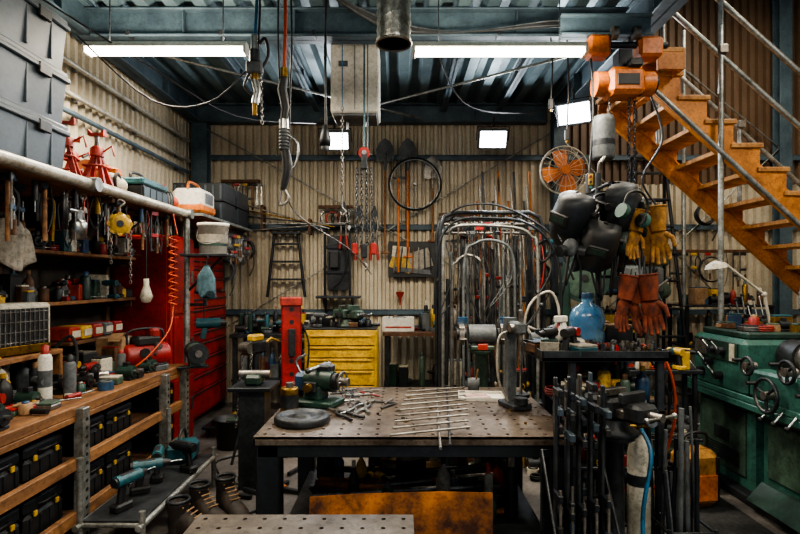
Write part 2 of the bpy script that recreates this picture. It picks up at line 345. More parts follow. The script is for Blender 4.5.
def drape(name,W,H,mat,seed=0,thick=.05,flare=1.2):
    q=random.Random(seed); ph=[q.uniform(0,6) for _ in range(3)]; b=B(name); n=40; m=14; v=[];f=[]
    for j in range(m+1):
        t=j/m; wd=W*(.25+.75*min(1,t*2.6))*(1+(flare-1)*t)/2
        for i in range(n):
            a=2*pi*i/n; fo=1+.16*math.sin(5*a+ph[0]+t*1.5)*t+.09*math.sin(9*a+ph[1]+2*t)*min(1,t*2)
            v.append((wd*fo*math.cos(a),thick*fo*(1.1-.2*t)*math.sin(a),-H*t+.03*math.sin(3*a+ph[2])*t))
    for j in range(m):
        for i in range(n): f.append([j*n+i,j*n+(i+1)%n,(j+1)*n+(i+1)%n,(j+1)*n+i])
    f.append(list(range(n))); f.append([m*n+i for i in range(n)])
    b.add(v,f,mat,True); b.tube([(0,0,-.01),(0,0,.04),(.015,0,.06),(0,0,.075)],.005,DSTL,k=3); return b
# ================================================================ LEFT BENCH
b=B('wooden_workbench')
b.bb(-2.68,-1.9,.6,4.72,.80,.86,WOOD,.006); b.bb(-1.93,-1.9,.6,4.72,.765,.80,WOOD)
b.bb(-2.66,-1.93,.6,4.7,.50,.53,WOODD); b.bb(-1.93,-1.89,.6,4.72,.485,.555,WOOD)
b.bb(-2.66,-1.93,.6,4.7,.18,.21,WOODD); b.bb(-1.93,-1.89,.6,4.72,.17,.245,WOOD)
for y in (.65,1.95,3.16,4.27,4.66):
    for x in(-1.885,-2.64):
        b.bb(x-.03,x+.03,y-.035,y+.035,0,.80 if x<-2 else .845,GALV if x>-2 else WOODD)
    if y>1:
        for k in range(15): b.cyl((-1.858,y,.05+k*.052),(-1.852,y,.05+k*.052),.011,BLK,n=8)
b.done()
for z,h in((.21,.26),(.53,.22)):
    for k,y in enumerate([.98,1.36,1.72,2.24,2.6,2.95,3.39,3.75,4.06,4.47]):
        if y==4.06: continue
        w=.30; b=B('black_tool_case'); hh=h-.035
        b.bb(-.3,.3,-w/2-.01,w/2+.01,0,hh*.62,BLK,.015); b.bb(-.3,.3,-w/2-.01,w/2+.01,hh*.64,hh,BLKM,.015)
        for q in(-1,1): b.box((.305,q*w*.3,hh*.62),(.012,.025,.03),YELB,bv=.003)
        b.tube([(.30,-.06,hh*.8),(.325,-.05,hh*.82),(.325,.05,hh*.82),(.30,.06,hh*.8)],.008,BLK)
        for j in range(4): b.box((.302,-.12+j*.08,hh*.3),(.008,.02,hh*.45),BLKM)
        b.done((-2.26,y,z))
b=B('wooden_backboard'); b.bb(-2.70,-2.68,.6,4.85,.86,2.2,HWALL); b.bb(-2.68,-2.40,.6,4.85,1.42,1.445,WOOD); b.bb(-2.68,-2.40,.6,4.85,1.78,1.805,WOOD)
for y in(.7,2.2,3.5,4.8):
    b.bb(-2.68,-2.64,y,y+.04,.86,2.18,WOODD); b.bb(-2.66,-2.42,y,y+.02,1.36,1.42,WOODD); b.bb(-2.66,-2.42,y,y+.02,1.72,1.78,WOODD)
b.done()
b=B('assorted_shelf_supplies'); clutter(b,-2.62,-2.44,2.0,4.8,1.446,90,.27,3); clutter(b,-2.62,-2.44,2.0,4.8,1.806,80,.3,5); b.done()
b=B('assorted_bench_supplies'); clutter(b,-2.6,-2.2,2.3,4.6,.861,110,.3,8); b.done()
b=B('scattered_hand_tools'); clutter(b,-2.2,-1.98,2.5,4.6,.861,44,.09,18); b.done()
b=B('red_parts_boxes')
for k in range(5): b.box((-2.5,3.95+k*.15,1.2),(.2,.13,.1),[REDB,YELB,REDB,GRY,RED][k],bv=.01); b.box((-2.395,3.95+k*.15,1.2),(.004,.1,.05),CRM)
b.bb(-2.68,-2.38,3.85,4.65,1.12,1.145,WOODD); b.done()
b=B('overhead_shelf'); b.bb(-2.68,-1.95,.6,4.8,2.16,2.20,WOOD,.004); b.cyl((-1.91,.6,2.19),(-1.91,4.86,2.19),.033,PIPEW)
b.cyl((-1.91,4.78,.86),(-1.91,4.78,2.2),.026,GALV); 
for y in(1.2,2.4,3.6,4.72): b.box((-2.3,y,2.14),(.74,.04,.04),WOODD)
for y in(2.0,3.3,4.78): b.cyl((-1.91,y,2.19),(-1.86,y,2.19),.045,GALV,n=10)
b.done()
for k in range(3):
    for y in(2.72,1.78):
        b=B('storage_tote'); w=.62;d=.86;h=.31
        v=[];
        for zz,f in((0,.95),(h*.86,1)): v+=[(-w/2*f,-d/2*f,zz),(w/2*f,-d/2*f,zz),(w/2*f,d/2*f,zz),(-w/2*f,d/2*f,zz)]
        b.add(v,[[3,2,1,0],[0,1,5,4],[1,2,6,5],[2,3,7,6],[3,0,4,7],[4,5,6,7]],TOTE)
        b.box((0,0,h*.84),(w+.035,d+.035,.03),TOTE,bv=.008); b.box((0,0,h*.93),(w+.015,d+.015,.035),TOTE,bv=.012)
        for q in(-.3,-.1,.1,.3): b.box((w/2*.975,q,h*.45),(.015,.015,h*.7),TOTE)
        for q in(-1,1): b.box((w/2+.012,q*.22,h*.8),(.02,.1,.06),BLK)
        for q in(-.2,0,.2): b.box((q,-d/2*.975,h*.45),(.015,.015,h*.7),TOTE)
        b.done((-2.28,y,2.2+k*.311))
def jackstand(loc,rz):
    b=B('red_jack_stand')
    for sx in(-1,1):
        for sy in(-1,1):
            b.prism([(-.02,0),(.02,0),(.012,.33),(-.006,.33)],.03,REDB,(sx*.09,sy*.09,0),(sy*.25,-sx*.25,0))
    b.tube([(-.13,-.13,.02),(.13,-.13,.02),(.13,.13,.02),(-.13,.13,.02)],.012,REDB,6,True)
    b.tube([(-.07,-.07,.2),(.07,-.07,.2),(.07,.07,.2),(-.07,.07,.2)],.01,REDB,6,True)
    b.lathe((0,0,.28),[(.05,0),(.05,.06),(.03,.08)],REDB); b.box((0,0,.38),(.03,.03,.14),STEEL); b.prism([(-.06,0),(.06,0),(.06,.05),(.03,.02),(-.03,.02),(-.06,.05)],.05,REDB,(0,0,.44))
    b.tube([(.05,0,.32),(.12,-.02,.36),(.14,-.02,.28)],.008,REDB); b.done(loc,(0,0,rz),.88)
jackstand((-2.12,3.38,2.2),.3); jackstand((-2.36,3.5,2.2),.9); jackstand((-2.08,3.66,2.2),.1); jackstand((-2.34,3.8,2.2),.5)
b=B('orange_extension_reel')
for q in(-.05,.05): b.cyl((q-.006,0,.14),(q+.006,0,.14),.13,ORG,n=20)
b.cyl((-.05,0,.14),(.05,0,.14),.09,BLK); b.tube([(-.07,-.1,0),(-.07,0,.2),(-.07,.1,0)],.01,STEEL); b.tube([(.07,-.1,0),(.07,0,.2),(.07,.1,0)],.01,STEEL); b.tube([(-.07,0,.28),(0,0,.32),(.07,0,.28)],.012,BLK,k=3)
b.done((-2.42,4.2,2.2),(0,0,1.2),1.25)
b=B('white_compressor_tank'); b.cyl((0,-.12,.13),(0,.12,.13),.08,CRM,n=18); b.sph((0,-.12,.13),.08,CRM,(1,.5,1)); b.sph((0,.12,.13),.08,CRM,(1,.5,1)); b.box((0,0,.235),(.1,.14,.06),ORG,bv=.015); b.ring((.06,-.1,.13),.07,.015,RUB,(0,pi/2,0),16)
for sx in(-1,1): b.box((sx*.05,0,.02),(.02,.2,.04),DSTL)
b.done((-2.12,3.95,2.2),(0,0,.2),.85)
b=B('teal_tool_organizer'); b.box((0,0,.07),(.3,.42,.14),BLKM,bv=.015); b.box((0,0,.165),(.31,.43,.05),TEAL,bv=.012)
for k in range(4): b.box((.153,-.16+k*.107,.07),(.01,.09,.1),TOTE)
b.tube([(0,-.1,.19),(0,-.09,.25),(0,.09,.25),(0,.1,.19)],.012,BLK,k=3); b.done((-2.12,4.3,2.2))
b=B('orange_gas_torch_case'); b.box((0,0,.1),(.2,.3,.2),ORG,bv=.03); b.sph((0,0,.22),.09,WHT,(1,1.3,.5)); b.tube([(-.0,-.12,.2),(0,-.1,.3),(0,.1,.3),(0,.12,.2)],.012,BLK,k=4); b.done((-2.5,4.6,2.2))
b=B('small_pump_motor'); b.cyl((-.1,0,.09),(.1,0,.09),.08,GRY); 
for k in range(9): b.cyl((-.09+k*.022,0,.09),(-.084+k*.022,0,.09),.09,DSTL)
b.box((0,0,.01),(.2,.16,.02),DSTL); b.sph((.12,0,.09),.05,ORB); b.box((0,0,.2),(.1,.08,.06),REDB,bv=.01); b.done((-2.1,4.65,2.2),(0,0,.8))
b=B('hanging_hand_tools'); q=random.Random(4)
for k in range(56):
    y=2.5+k*.041; x=q.choice([-1.97,-2.02,-2.1,-2.18]); T=Matrix.Translation((x,y,2.15))@rotm((0,0,pi/2+q.uniform(-.7,.7))); hangtool(b,T,q.choice([0,1,2,3,4,5,2,0,6,6,2]),q.uniform(.16,.36),q)
b.done()
b=B('yellow_chain_block'); b.lathe((0,0,0),[(0,-.03),(.05,-.03),(.08,-.015),(.08,.015),(.05,.03),(0,.03)],YELB,(pi/2,0,0))
for k in range(8): a=k*pi/4; b.cyl((.07*math.cos(a),-.02,.07*math.sin(a)),(.07*math.cos(a),.02,.07*math.sin(a)),.02,YELB,n=8)
b.cyl((0,-.045,0),(0,.045,0),.025,DSTL); b.tube([(0,0,.08),(0,0,.13),(.03,0,.16),(0,0,.185),(-.02,0,.17)],.008,STEEL,k=3); b.chain((.07,0,0),(.07,0,-.45),STEEL); b.chain((-.06,0,0),(-.06,0,-.3),STEEL); b.done((-1.9,3.62,1.98),(0,0,.5),.9)
b=B('orange_coiled_air_hose'); pts=[(-1.88+.035*math.cos(t*.6),4.42+.035*math.sin(t*.6),1.98-.0056*t) for t in range(105)]; b.tube([(-1.88,4.42,2.15),(-1.86,4.42,2.05),pts[0]],.006,ORB,5,k=3); b.tube(pts,.0065,ORB,5)
b.tube([(-1.88,4.42,1.39),(-1.86,4.3,1.2),(-1.95,4.1,1.0),(-2.1,4.0,.88)],.0065,ORB,k=4); b.done()
b=B('hanging_work_lamp'); b.tube([(0,0,.7),(0,0,.12)],.005,BLK); b.lathe((0,0,0),[(0,-.05),(.03,-.04),(.048,0),(.035,.045),(.02,.09),(.02,.14),(0,.14)],CRM); b.done((-1.96,4.12,1.47))
b=B('red_oil_can'); b.lathe((0,0,0),[(0,0),(.06,0),(.06,.08),(.02,.12),(.01,.15)],REDB); b.tube([(0,0,.14),(.06,0,.2),(.1,0,.21)],.006,STEEL); b.tube([(-.05,0,.02),(-.1,0,.06),(-.04,0,.1)],.007,REDB,k=3); b.done((-2.3,3.1,1.9+.0))
b=B('oil_can_hook'); b.tube([(-2.3,3.1,2.14),(-2.3,3.1,2.02),(-2.3,3.13,1.96)],.004,DSTL); b.done()
b=B('aluminium_spray_gun'); b.lathe((0,0,0),[(0,0),(.045,0),(.05,.1),(.035,.12),(0,.12)],CHR); b.box((0,0,.15),(.03,.05,.06),CHR); b.cyl((0,-.1,.17),(0,.03,.17),.015,CHR); b.tube([(0,.02,.17),(0,.06,.12),(0,.06,.04)],.012,CHR); b.tube([(0,0,.18),(0,0,.3)],.003,BLK); b.done((-1.98,3.28,1.85))
drape('hanging_plastic_bag',.22,.3,PAPER,3,.05,1.25).done((-2.2,2.98,1.98),(0,0,1.2))
b=B('white_spray_can'); can(b,0,0,0,.34,.038,WHT,REDB); b.lathe((0,0,0),[(.0385,.1),(.0385,.2)],GRY,n=12); b.done((-2.13,3.2,.86))
b=B('gray_spray_can'); can(b,0,0,0,.26,.036,GRY,BLK); b.done((-2.08,3.36,.86))
b=B('squeeze_bottle'); bottle(b,0,0,0,.3,.05,CRM,YELB); b.done((-2.28,3.02,.86))
b=B('electric_fan_heater'); b.box((0,0,.16),(.2,.42,.3),CRM,bv=.02); b.box((.098,0,.17),(.015,.36,.22),BLK)
for k in range(12): b.box((.108,-.17+k*.031,.17),(.008,.006,.21),STEEL)
for k in range(4): b.box((.108,0,.08+k*.06),(.006,.36,.006),STEEL)
b.box((.105,.0,.035),(.012,.38,.05),BRS); b.done((-2.35,3.2,1.15),(0,0,-.25))
b=B('wooden_riser'); b.bb(-.14,.14,-.3,.3,.26,.29,WOOD); b.bb(-.14,.14,-.3,-.27,0,.26,WOOD); b.bb(-.14,.14,.27,.3,0,.26,WOOD); b.done((-2.35,3.2,.861))
b=B('cardboard_box'); b.box((0,0,.14),(.2,.22,.28),CARD); b.box((.06,-.13,.29),(.09,.1,.004),CARD,(.6,0,0)); b.box((.102,0,.16),(.002,.05,.26),CRM); b.done((-2.3,4.3,.86),(0,0,.1))
b=B('red_portable_compressor'); b.cyl((-.16,0,.12),(.16,0,.12),.1,RED); b.sph((-.16,0,.12),.1,RED,(.4,1,1)); b.sph((.16,0,.12),.1,RED,(.4,1,1)); b.box((0,0,.24),(.2,.14,.08),BLK,bv=.02)
b.box((.06,0,.3),(.08,.12,.08),RED,bv=.02); b.tube([(-.15,0,.22),(-.14,0,.32),(.0,0,.34),(.14,0,.32),(.15,0,.22)],.011,BLK,k=3)
for sx in(-.1,.1): b.box((sx,0,.015),(.04,.18,.03),BLK)
b.cyl((.05,-.13,.2),(.05,-.1,.2),.03,CHR); b.cyl((-.05,-.11,.15),(-.05,-.09,.15),.04,BLK); b.done((-2.1,4.4,.86),(0,0,.9))
b=B('angle_grinder'); b.cyl((-.14,0,.05),(.1,0,.05),.034,GRY); b.box((.13,0,.05),(.08,.07,.07),STEEL,bv=.01); b.cyl((.14,0,.0),(.14,0,.012),.065,DSTL,n=20); b.cyl((.13,.03,.06),(.13,.15,.07),.015,BLK); b.tube([(-.14,0,.05),(-.25,.03,.02),(-.3,.15,.01),(-.2,.25,.01)],.006,BLK,k=4); b.done((-2.22,3.72,.862),(0,0,.7))
b=B('black_air_hose'); 
for k in range(4): b.ring((0,0,.015+k*.02),.13+.008*(k%2),.011,RUB,n=24)
b.tube([(.13,0,.06),(.16,.1,.2),(.05,.2,.35),(-.05,.1,.2),(0,-.05,.05)],.011,RUB,k=6); b.done((-2.34,3.5,.861))
b=B('teal_bench_grinder'); b.cyl((0,-.09,0),(0,.09,0),.075,GRN2)
for q in(-1,1): b.cyl((0,q*.1,0),(0,q*.135,0),.085,DSTL,n=24); b.cyl((0,q*.135,0),(0,q*.15,0),.03,STEEL)
b.box((0,0,-.09),(.12,.14,.05),GRN2); b.box((-.03,0,-.125),(.26,.1,.02),DSTL); b.box((.09,.1,.0),(.05,.05,.01),STEEL); b.done((-1.78,4.66,.97),(0,0,.5))
b=B('pipe_floor_rack')
for x in(-1.80,-1.45):
    b.cyl((x,2.95,.22),(x,4.2,.22),.018,GALV)
    for y in(3.0,4.15): b.cyl((x,y,0),(x,y,.3 if x>-1.6 else .6),.018,GALV)
for y in(3.0,3.4,3.8,4.15): b.cyl((-1.8,y,.22),(-1.45,y,.22),.014,GALV)
b.bb(-1.79,-1.46,3.0,4.15,.238,.246,DSTL); b.done()
def drill(name,loc,rz,m):
    b=B(name); b.cyl((-.1,0,.17),(.07,0,.17),.035,m); b.cyl((.07,0,.17),(.12,0,.17),.03,BLK,r2=.015); b.cyl((.12,0,.17),(.19,0,.17),.005,CHR,n=6); b.cyl((-.115,0,.17),(-.1,0,.17),.028,BLK)
    b.box((-.06,0,.09),(.045,.035,.13),BLK,(0,.15,0),.01); b.box((-.06,0,.02),(.12,.075,.05),BLK,bv=.012); b.box((-.01,0,.13),(.012,.012,.03),BLK); b.box((-.02,0,.2),(.1,.03,.012),BLK); b.done(loc,(0,0,rz))
drill('cordless_drill',(-1.62,3.2,.247),1.2,TEAL); drill('cordless_drill',(-1.6,3.42,.247),.5,TEAL); drill('cordless_drill',(-1.66,3.66,.247),1.9,TEAL); drill('cordless_drill',(-1.55,3.8,.247),2.7,BLKM)
b=B('teal_tool_bag'); b.box((0,0,.07),(.2,.24,.14),TEAL,bv=.03); b.tube([(0,-.1,.13),(0,-.05,.22),(0,.05,.22),(0,.1,.13)],.01,BLK,k=3); b.done((-1.64,4.02,.247),(0,0,.1))
def boot(loc,rz):
    b=B('work_boot')
    # single loft along the foot, then turning up into a short open ankle shaft
    secs=[((0,-.25,.03),.02,.016),((0,-.23,.042),.042,.03),((0,-.17,.05),.052,.042),((0,-.10,.058),.05,.052),((0,-.05,.075),.048,.062),((0,-.01,.08),.047,.07)]
    n=14; v=[];f=[]
    for (c,rx,rz_) in secs:
        for i in range(n): a=2*pi*i/n; v.append((c[0]+rx*math.cos(a),c[1],max(.012,c[2]+rz_*math.sin(a))))
    for j in range(len(secs)-1):
        for i in range(n): f.append([j*n+i,j*n+(i+1)%n,(j+1)*n+(i+1)%n,(j+1)*n+i])
    f.append(list(range(n))); b.add(v,f,LEAD,True)
    b.lathe((0,.01,0),[(.044,.02),(.05,.07),(.05,.13),(.053,.17),(.056,.19),(.048,.19),(.042,.13),(.038,.06),(0,.05)],LEAD,n=16); b.box((0,-.15,.012),(.1,.2,.024),RUB,bv=.01); b.box((0,.01,.016),(.09,.1,.032),RUB)
    for k in range(5): b.cyl((-.028,-.035-.022*k,.165-.014*k),(.028,-.035-.022*k,.165-.014*k),.004,CARD,n=6)
    b.tube([(.052*math.cos(t),.01+.052*math.sin(t),.19) for t in [i*pi/6 for i in range(12)]],.009,DSTL,5,True); b.done(loc,(0,0,rz),1.25)
boot((-1.33,3.55,0),.9); boot((-1.2,3.68,0),.7); boot((-1.36,3.3,0),1.3)
# ================================================================ LEFT BACK
cabinet('red_roller_cabinet',(-2.44,6.12,0),pi/2,1.22,.48,1.45,[3,2,2,2,1.4,1.4,1.4,1.4],RED)
b=B('red_tool_chest'); b.bb(-.6,.6,-.22,.22,0,.48,RED,.015)
for k,(z0,z1) in enumerate(((.03,.16),(.17,.27),(.28,.36))):
    for x0,x1 in((-.57,-.2),(-.19,.19),(.2,.57)): b.bb(x0,x1,-.236,-.22,z0,z1,RED); b.bb(x0+.03,x1-.03,-.25,-.23,z1-.03,z1-.015,DSTL)
b.box((0,.05,.50),(1.2,.34,.03),RED,(.08,0,0)); b.done((-2.45,6.12,1.464),(0,0,pi/2))
b=B('red_locker_cabinet'); b.bb(-2.68,-2.12,4.95,5.48,0,2.02,RED,.012)
for z0,z1 in((.08,.65),(.68,1.25),(1.28,1.98)): b.bb(-2.12,-2.105,4.98,5.45,z0,z1,RED); b.bb(-2.105,-2.09,5.36,5.40,(z0+z1)/2-.06,(z0+z1)/2+.06,CHR)
for z0,z1 in((.08,.95),(1.0,1.98)): b.bb(-2.64,-2.16,4.935,4.95,z0,z1,RED)
b.done()
b=B('rear_steel_shelf'); b.bb(-2.68,-1.85,5.0,6.7,2.2,2.23,GALV)
for x in(-2.6,-2.2):
    for y in(5.1,5.4): b.bb(x-.015,x+.015,y-.015,y+.015,2.02,2.2,GALV)
for y in(6.0,6.6): b.prism([(0,0),(.8,0),(0,-.25)],.02,GALV,(-2.68,y,2.2))
b.done()
for k,(x,y,z) in enumerate(((-2.12,6.3,2.23),(-2.12,6.3,2.43),(-2.12,5.8,2.23),(-2.12,5.8,2.43))):
    b=B('black_parts_crate'); b.bb(-.26,.26,-.2,.2,0,.03,BLKM)
    for q in(-1,1):
        b.bb(-.26,.26,q*.2-.008,q*.2+.008,0,.19,BLKM); b.bb(q*.26-.008,q*.26+.008,-.2,.2,0,.19,BLKM)
        for j in range(7): b.bb(-.24+j*.08-.01,-.24+j*.08+.01,q*.208,q*.216,.02,.17,TOTE)
    clutter(b,-.2,.2,-.13,.13,.03,6,.16,30+k); b.done((x,y,z))
b=B('portable_generator'); b.box((0,0,.15),(.3,.36,.2),WHT,bv=.04); b.box((0,0,.06),(.31,.37,.08),ORG,bv=.02); b.tube([(0,-.14,.24),(0,-.12,.31),(0,.12,.31),(0,.14,.24)],.013,ORG,k=3); b.box((.152,0,.16),(.006,.2,.1),GRY); b.done((-2.03,5.25,2.231))
b=B('chainsaw'); b.box((0,0,.1),(.2,.16,.16),ORG,bv=.03); b.box((.2,0,.08),(.26,.008,.08),STEEL); b.tube([(-.1,0,.18),(0,0,.25),(.1,0,.18)],.012,BLK,k=4); b.done((-2.5,5.3,2.231),(0,0,1.3))
b=B('white_paint_pail'); b.lathe((0,0,0),[(0,0),(.115,0),(.13,.24),(.137,.24),(.137,.27),(0,.275)],WHT,n=24); b.tube([(-.135,0,.22),(-.1,-.11,.12),(0,-.15,.08),(.1,-.11,.12),(.135,0,.22)],.004,STEEL,k=4)
b.lathe((0,0,0),[(.122,.1),(.127,.17)],PAPER,n=24); b.lathe((0,0,0),[(.1225,.07),(.1232,.09)],DGRN,n=24); b.done((-1.66,4.74,1.83))
b=B('pail_bracket'); b.bb(-1.9,-1.5,4.6,4.88,1.805,1.829,DSTL); b.cyl((-1.9,4.78,1.5),(-1.6,4.78,1.8),.012,DSTL); b.done()
drape('hanging_blue_rag',.13,.26,CLO,5,.03,1.2).done((-1.66,4.58,1.73))
b=B('hanging_wrench_rack'); b.box((-1.95,6.3,2.14),(.05,.8,.04),DSTL); b.cyl((-1.95,6.0,2.14),(-1.95,6.0,2.2),.01,DSTL);b.cyl((-1.95,6.6,2.14),(-1.95,6.6,2.2),.01,DSTL); q=random.Random(9)
for k in range(13): hangtool(b,Matrix.Translation((-1.92,5.93+k*.06,2.12))@rotm((0,0,pi/2-.8)),q.choice([0,0,2,5,3,0]),q.uniform(.16,.36),q)
b.done()
b=B('teal_hand_blower'); b.cyl((-.12,0,0),(.1,0,0),.05,TEAL); b.cyl((.1,0,0),(.16,0,0),.04,BLK,r2=.03); b.box((-.05,0,-.09),(.05,.04,.12),TEAL,(0,.2,0)); b.cyl((-.05,-.01,.04),(-.05,-.01,.25),.004,DSTL); b.done((-1.86,5.2,1.18),(0,0,.4))
b=B('blower_bracket_arm'); b.box((-1.99,5.2,1.36),(.22,.03,.03),DSTL); b.box((-1.9,5.2,1.4),(.03,.03,.08),DSTL); b.done()
b=B('conduit_bender_stand')
for k in range(3): a=k*2*pi/3+.3; b.cyl((.03*math.cos(a),.03*math.sin(a),.72),(.24*math.cos(a),.24*math.sin(a),0),.012,DSTL)
b.cyl((0,0,.55),(0,0,.95),.03,DSTL); b.box((0,0,1.0),(.1,.22,.12),DSTL,bv=.02); b.box((0,0,1.08),(.09,.14,.06),YELB,bv=.02); b.cyl((-.05,-.11,1.0),(.05,-.11,1.0),.05,STEEL); b.tube([(0,.08,1.0),(.0,.2,1.06),(0,.3,1.02)],.012,YELB)
b.chain((.05,-.1,.95),(.02,-.16,.1),STEEL,.04,.012,.0035); b.chain((-.05,-.1,.95),(-.08,-.16,.3),STEEL,.04,.012,.0035); b.done((-1.3,4.8,0),(0,0,-.5))
b=B('black_plastic_bucket'); b.lathe((0,0,0),[(0,0),(.12,0),(.15,.28),(.155,.28),(.145,.27),(.115,.02),(0,.02)],BLK,n=20); clutter(b,-.05,.05,-.05,.05,.03,5,.35,201); b.done((-1.62,5.1,0))
b=B('floor_creeper_dolly'); b.box((0,0,.1),(.5,.35,.03),BLKM,bv=.01)
for sx in(-.2,.2):
    for sy in(-.13,.13): b.cyl((sx-.01,sy,.04),(sx+.01,sy,.04),.04,RUB); b.box((sx,sy,.075),(.04,.04,.03),DSTL)
clutter(b,-.18,.18,-.1,.1,.116,8,.2,205); b.done((-1.75,5.55,0))
b=B('red_hydraulic_post'); b.bb(-.09,.09,-.07,.07,.06,1.44,RED,.01); b.bb(-.2,.2,-.2,.2,0,.06,RED,.01)
for k in range(10): b.cyl((0,-.072,.25+k*.12),(0,-.069,.25+k*.12),.022,BLK)
b.bb(-.1,.1,-.09,.09,1.36,1.44,REDB,.01); b.bb(-.03,.03,-.12,-.07,.9,1.15,DSTL); b.tube([(.09,0,1.2),(.16,-.05,1.0),(.14,-.05,.6),(.2,-.1,.2)],.009,RUB,k=4); b.done((-1.02,5.0,0),(0,0,.25))
b=B('steel_pedestal_leg'); b.bb(-.1,.1,-.1,.1,0,.76,DSTL); b.bb(-.16,.16,-.16,.16,.76,.79,BLKM); b.box((0,0,.83),(.12,.18,.08),DGRN,bv=.02); b.cyl((-.12,0,.87),(.12,0,.87),.03,STEEL); b.done((-1.13,4.15,0))
cabinet('yellow_drawer_cabinet',(-.62,5.82,0),0,.76,.5,1.08,[2,1.5,1.5,1.2,1.2,1.2],YEL)
b=B('assorted_cabinet_top_tools'); clutter(b,-.95,-.3,5.7,6.0,1.093,26,.16,77); b.done()
def vise(name,loc,rz,m,sc=1):
    b=B(name); b.lathe((0,0,0),[(0,0),(.1,0),(.1,.02),(.06,.04),(.055,.07)],m); b.box((0,.05,.12),(.13,.16,.09),m,bv=.015); b.box((0,.02,.18),(.15,.03,.05),m,bv=.006); b.box((0,.001,.19),(.15,.008,.03),STEEL)
    b.box((0,-.13,.12),(.12,.1,.08),m,bv=.015); b.box((0,-.09,.18),(.15,.03,.05),m,bv=.006); b.box((0,-.03,.1),(.06,.2,.04),STEEL); b.cyl((0,-.24,.12),(0,-.16,.12),.018,STEEL); b.cyl((-.09,-.23,.12),(.09,-.23,.12),.007,CHR); b.sph((-.09,-.23,.12),.013,CHR); b.sph((.09,-.23,.12),.013,CHR)
    b.box((0,.13,.14),(.07,.05,.04),m,bv=.01); b.done(loc,(0,0,rz),sc)
vise('bench_vise',(-.58,5.8,1.093),.9,GRN2,1.15); 
b=B('rear_workbench'); b.bb(-.2,1.75,6.15,6.8,.95,1.0,WOODD); b.bb(-.2,1.75,6.2,6.8,.3,.33,DSTL)
for x in(-.15,.8,1.7):
    for y in(6.2,6.75): b.bb(x-.03,x+.03,y-.03,y+.03,0,.95,DSTL)
b.done()
b=B('left_rear_bench'); b.bb(-2.0,-1.05,6.25,6.8,.92,.96,DSTL); 
for x in(-1.95,-1.1):
    for y in(6.3,6.75): b.bb(x-.025,x+.025,y-.025,y+.025,0,.92,DSTL)
b.bb(-2.0,-1.05,6.3,6.8,.4,.42,DSTL); b.done()
b=B('assorted_rear_supplies'); clutter(b,-1.95,-1.1,6.32,6.7,.961,36,.34,21); clutter(b,-1.95,-1.1,6.4,6.7,.421,26,.38,22); b.done()
b=B('assorted_rear_bench_supplies'); clutter(b,.15,1.7,6.25,6.7,1.001,60,.34,23); clutter(b,-.1,1.6,6.3,6.7,.331,40,.45,24); b.done()
b=B('white_plastic_basket'); b.bb(-.18,.18,-.12,.12,0,.02,WHT)
for q in(-1,1): b.bb(-.18,.18,q*.12-.006,q*.12+.006,0,.16,WHT); b.bb(q*.18-.006,q*.18+.006,-.12,.12,0,.16,WHT)
clutter(b,-.12,.12,-.07,.07,.02,6,.2,25); b.box((0,-.128,.05),(.3,.004,.02),REDB); b.done((-.02,6.32,1.001))
for (x,y,m) in((-.02,5.75,GRY),(.28,5.85,GRN2)):
    b=B('electric_motor'); b.cyl((0,-.16,.14),(0,.14,.14),.12,m,n=20)
    for k in range(12): a=k*pi/6; b.box((.125*math.cos(a),0,.14+.125*math.sin(a)),(.012,.26,.012),m,(0,-a,0))
    b.cyl((0,-.22,.14),(0,-.16,.14),.02,CHR); b.box((0,0,.01),(.22,.24,.02),m); b.box((0,0,.28),(.1,.1,.06),m,bv=.01); b.done((x,y,0),(0,0,.5))
def stepladder(name,loc,h,w0,w1,steps,m,spread=.0):
    b=B(name)
    for s_ in (0,1) if spread else (0,):
        y0=spread*s_
        for q in(-1,1): b.tube([(q*w0/2,y0 if s_ else 0,0),(q*w1/2,spread*.45 if spread else 0,h)],.02,m,6)
        for k in range(steps):
            t=(k+1)/(steps+.6); yy=(y0+(spread*.45-y0)*t) if spread else 0; ww=w0+(w1-w0)*t
            if s_==0: b.box((0,yy,h*t),(ww,.08,.025),m)
            elif k%2: b.cyl((-ww/2,yy,h*t),(ww/2,yy,h*t),.01,m)
    b.box((0,spread*.45 if spread else 0,h),(w1+.06,.12,.03),m); return b.done(loc)
stepladder('black_step_ladder',(-1.46,6.84,1.38),.82,.48,.3,3,BLKM)
stepladder('tall_black_ladder',(2.95,6.0,0),3.05,.72,.36,9,BLKM,spread=.7)
def shovel(name,x,z0,z1,m,bl=DSTL):
    b=B(name); b.cyl((0,0,z0),(0,0,z1-.28),.016,m,n=8); b.prism([(-.11,0),(.11,0),(.115,.16),(.07,.25),(0,.3),(-.07,.25),(-.115,.16)],.006,bl,(0,0,z1-.3)); b.cyl((0,0,z1-.42),(0,0,z1-.2),.02,bl,n=8)
    b.box((0,0,z0),(.12,.03,.03),m,bv=.01); b.done((x,6.84,0))
shovel('shovel',-.19,1.95,3.42,WOOD,GRY); shovel('shovel',.1,1.9,3.42,ORG,GRY); shovel('shovel',.42,2.1,3.2,WOOD,STEEL)
b=B('orange_garden_fork'); b.cyl((0,0,1.7),(0,0,2.9),.015,ORG,n=8); b.box((0,0,2.9),(.2,.02,.03),DSTL)
for k in range(4): b.cyl((-.09+k*.06,0,2.9),(-.09+k*.06,0,3.15),.007,DSTL,n=6)
b.done((-.02,6.8,0))
def boltcut(x,z,L,m):
    b=B('bolt_cutter'); b.prism([(-.015,0),(.015,0),(.045,-.1),(.03,-.16),(-.03,-.16),(-.045,-.1)],.02,DSTL)
    for q in(-1,1): b.tube([(q*.02,0,-.14),(q*.05,0,-.25),(q*.03,0,-L*.6),(q*.05,0,-L)],.014,STEEL,k=3); b.tube([(q*.032,0,-L*.72),(q*.05,0,-L)],.019,m)
    b.done((x,6.8,z))
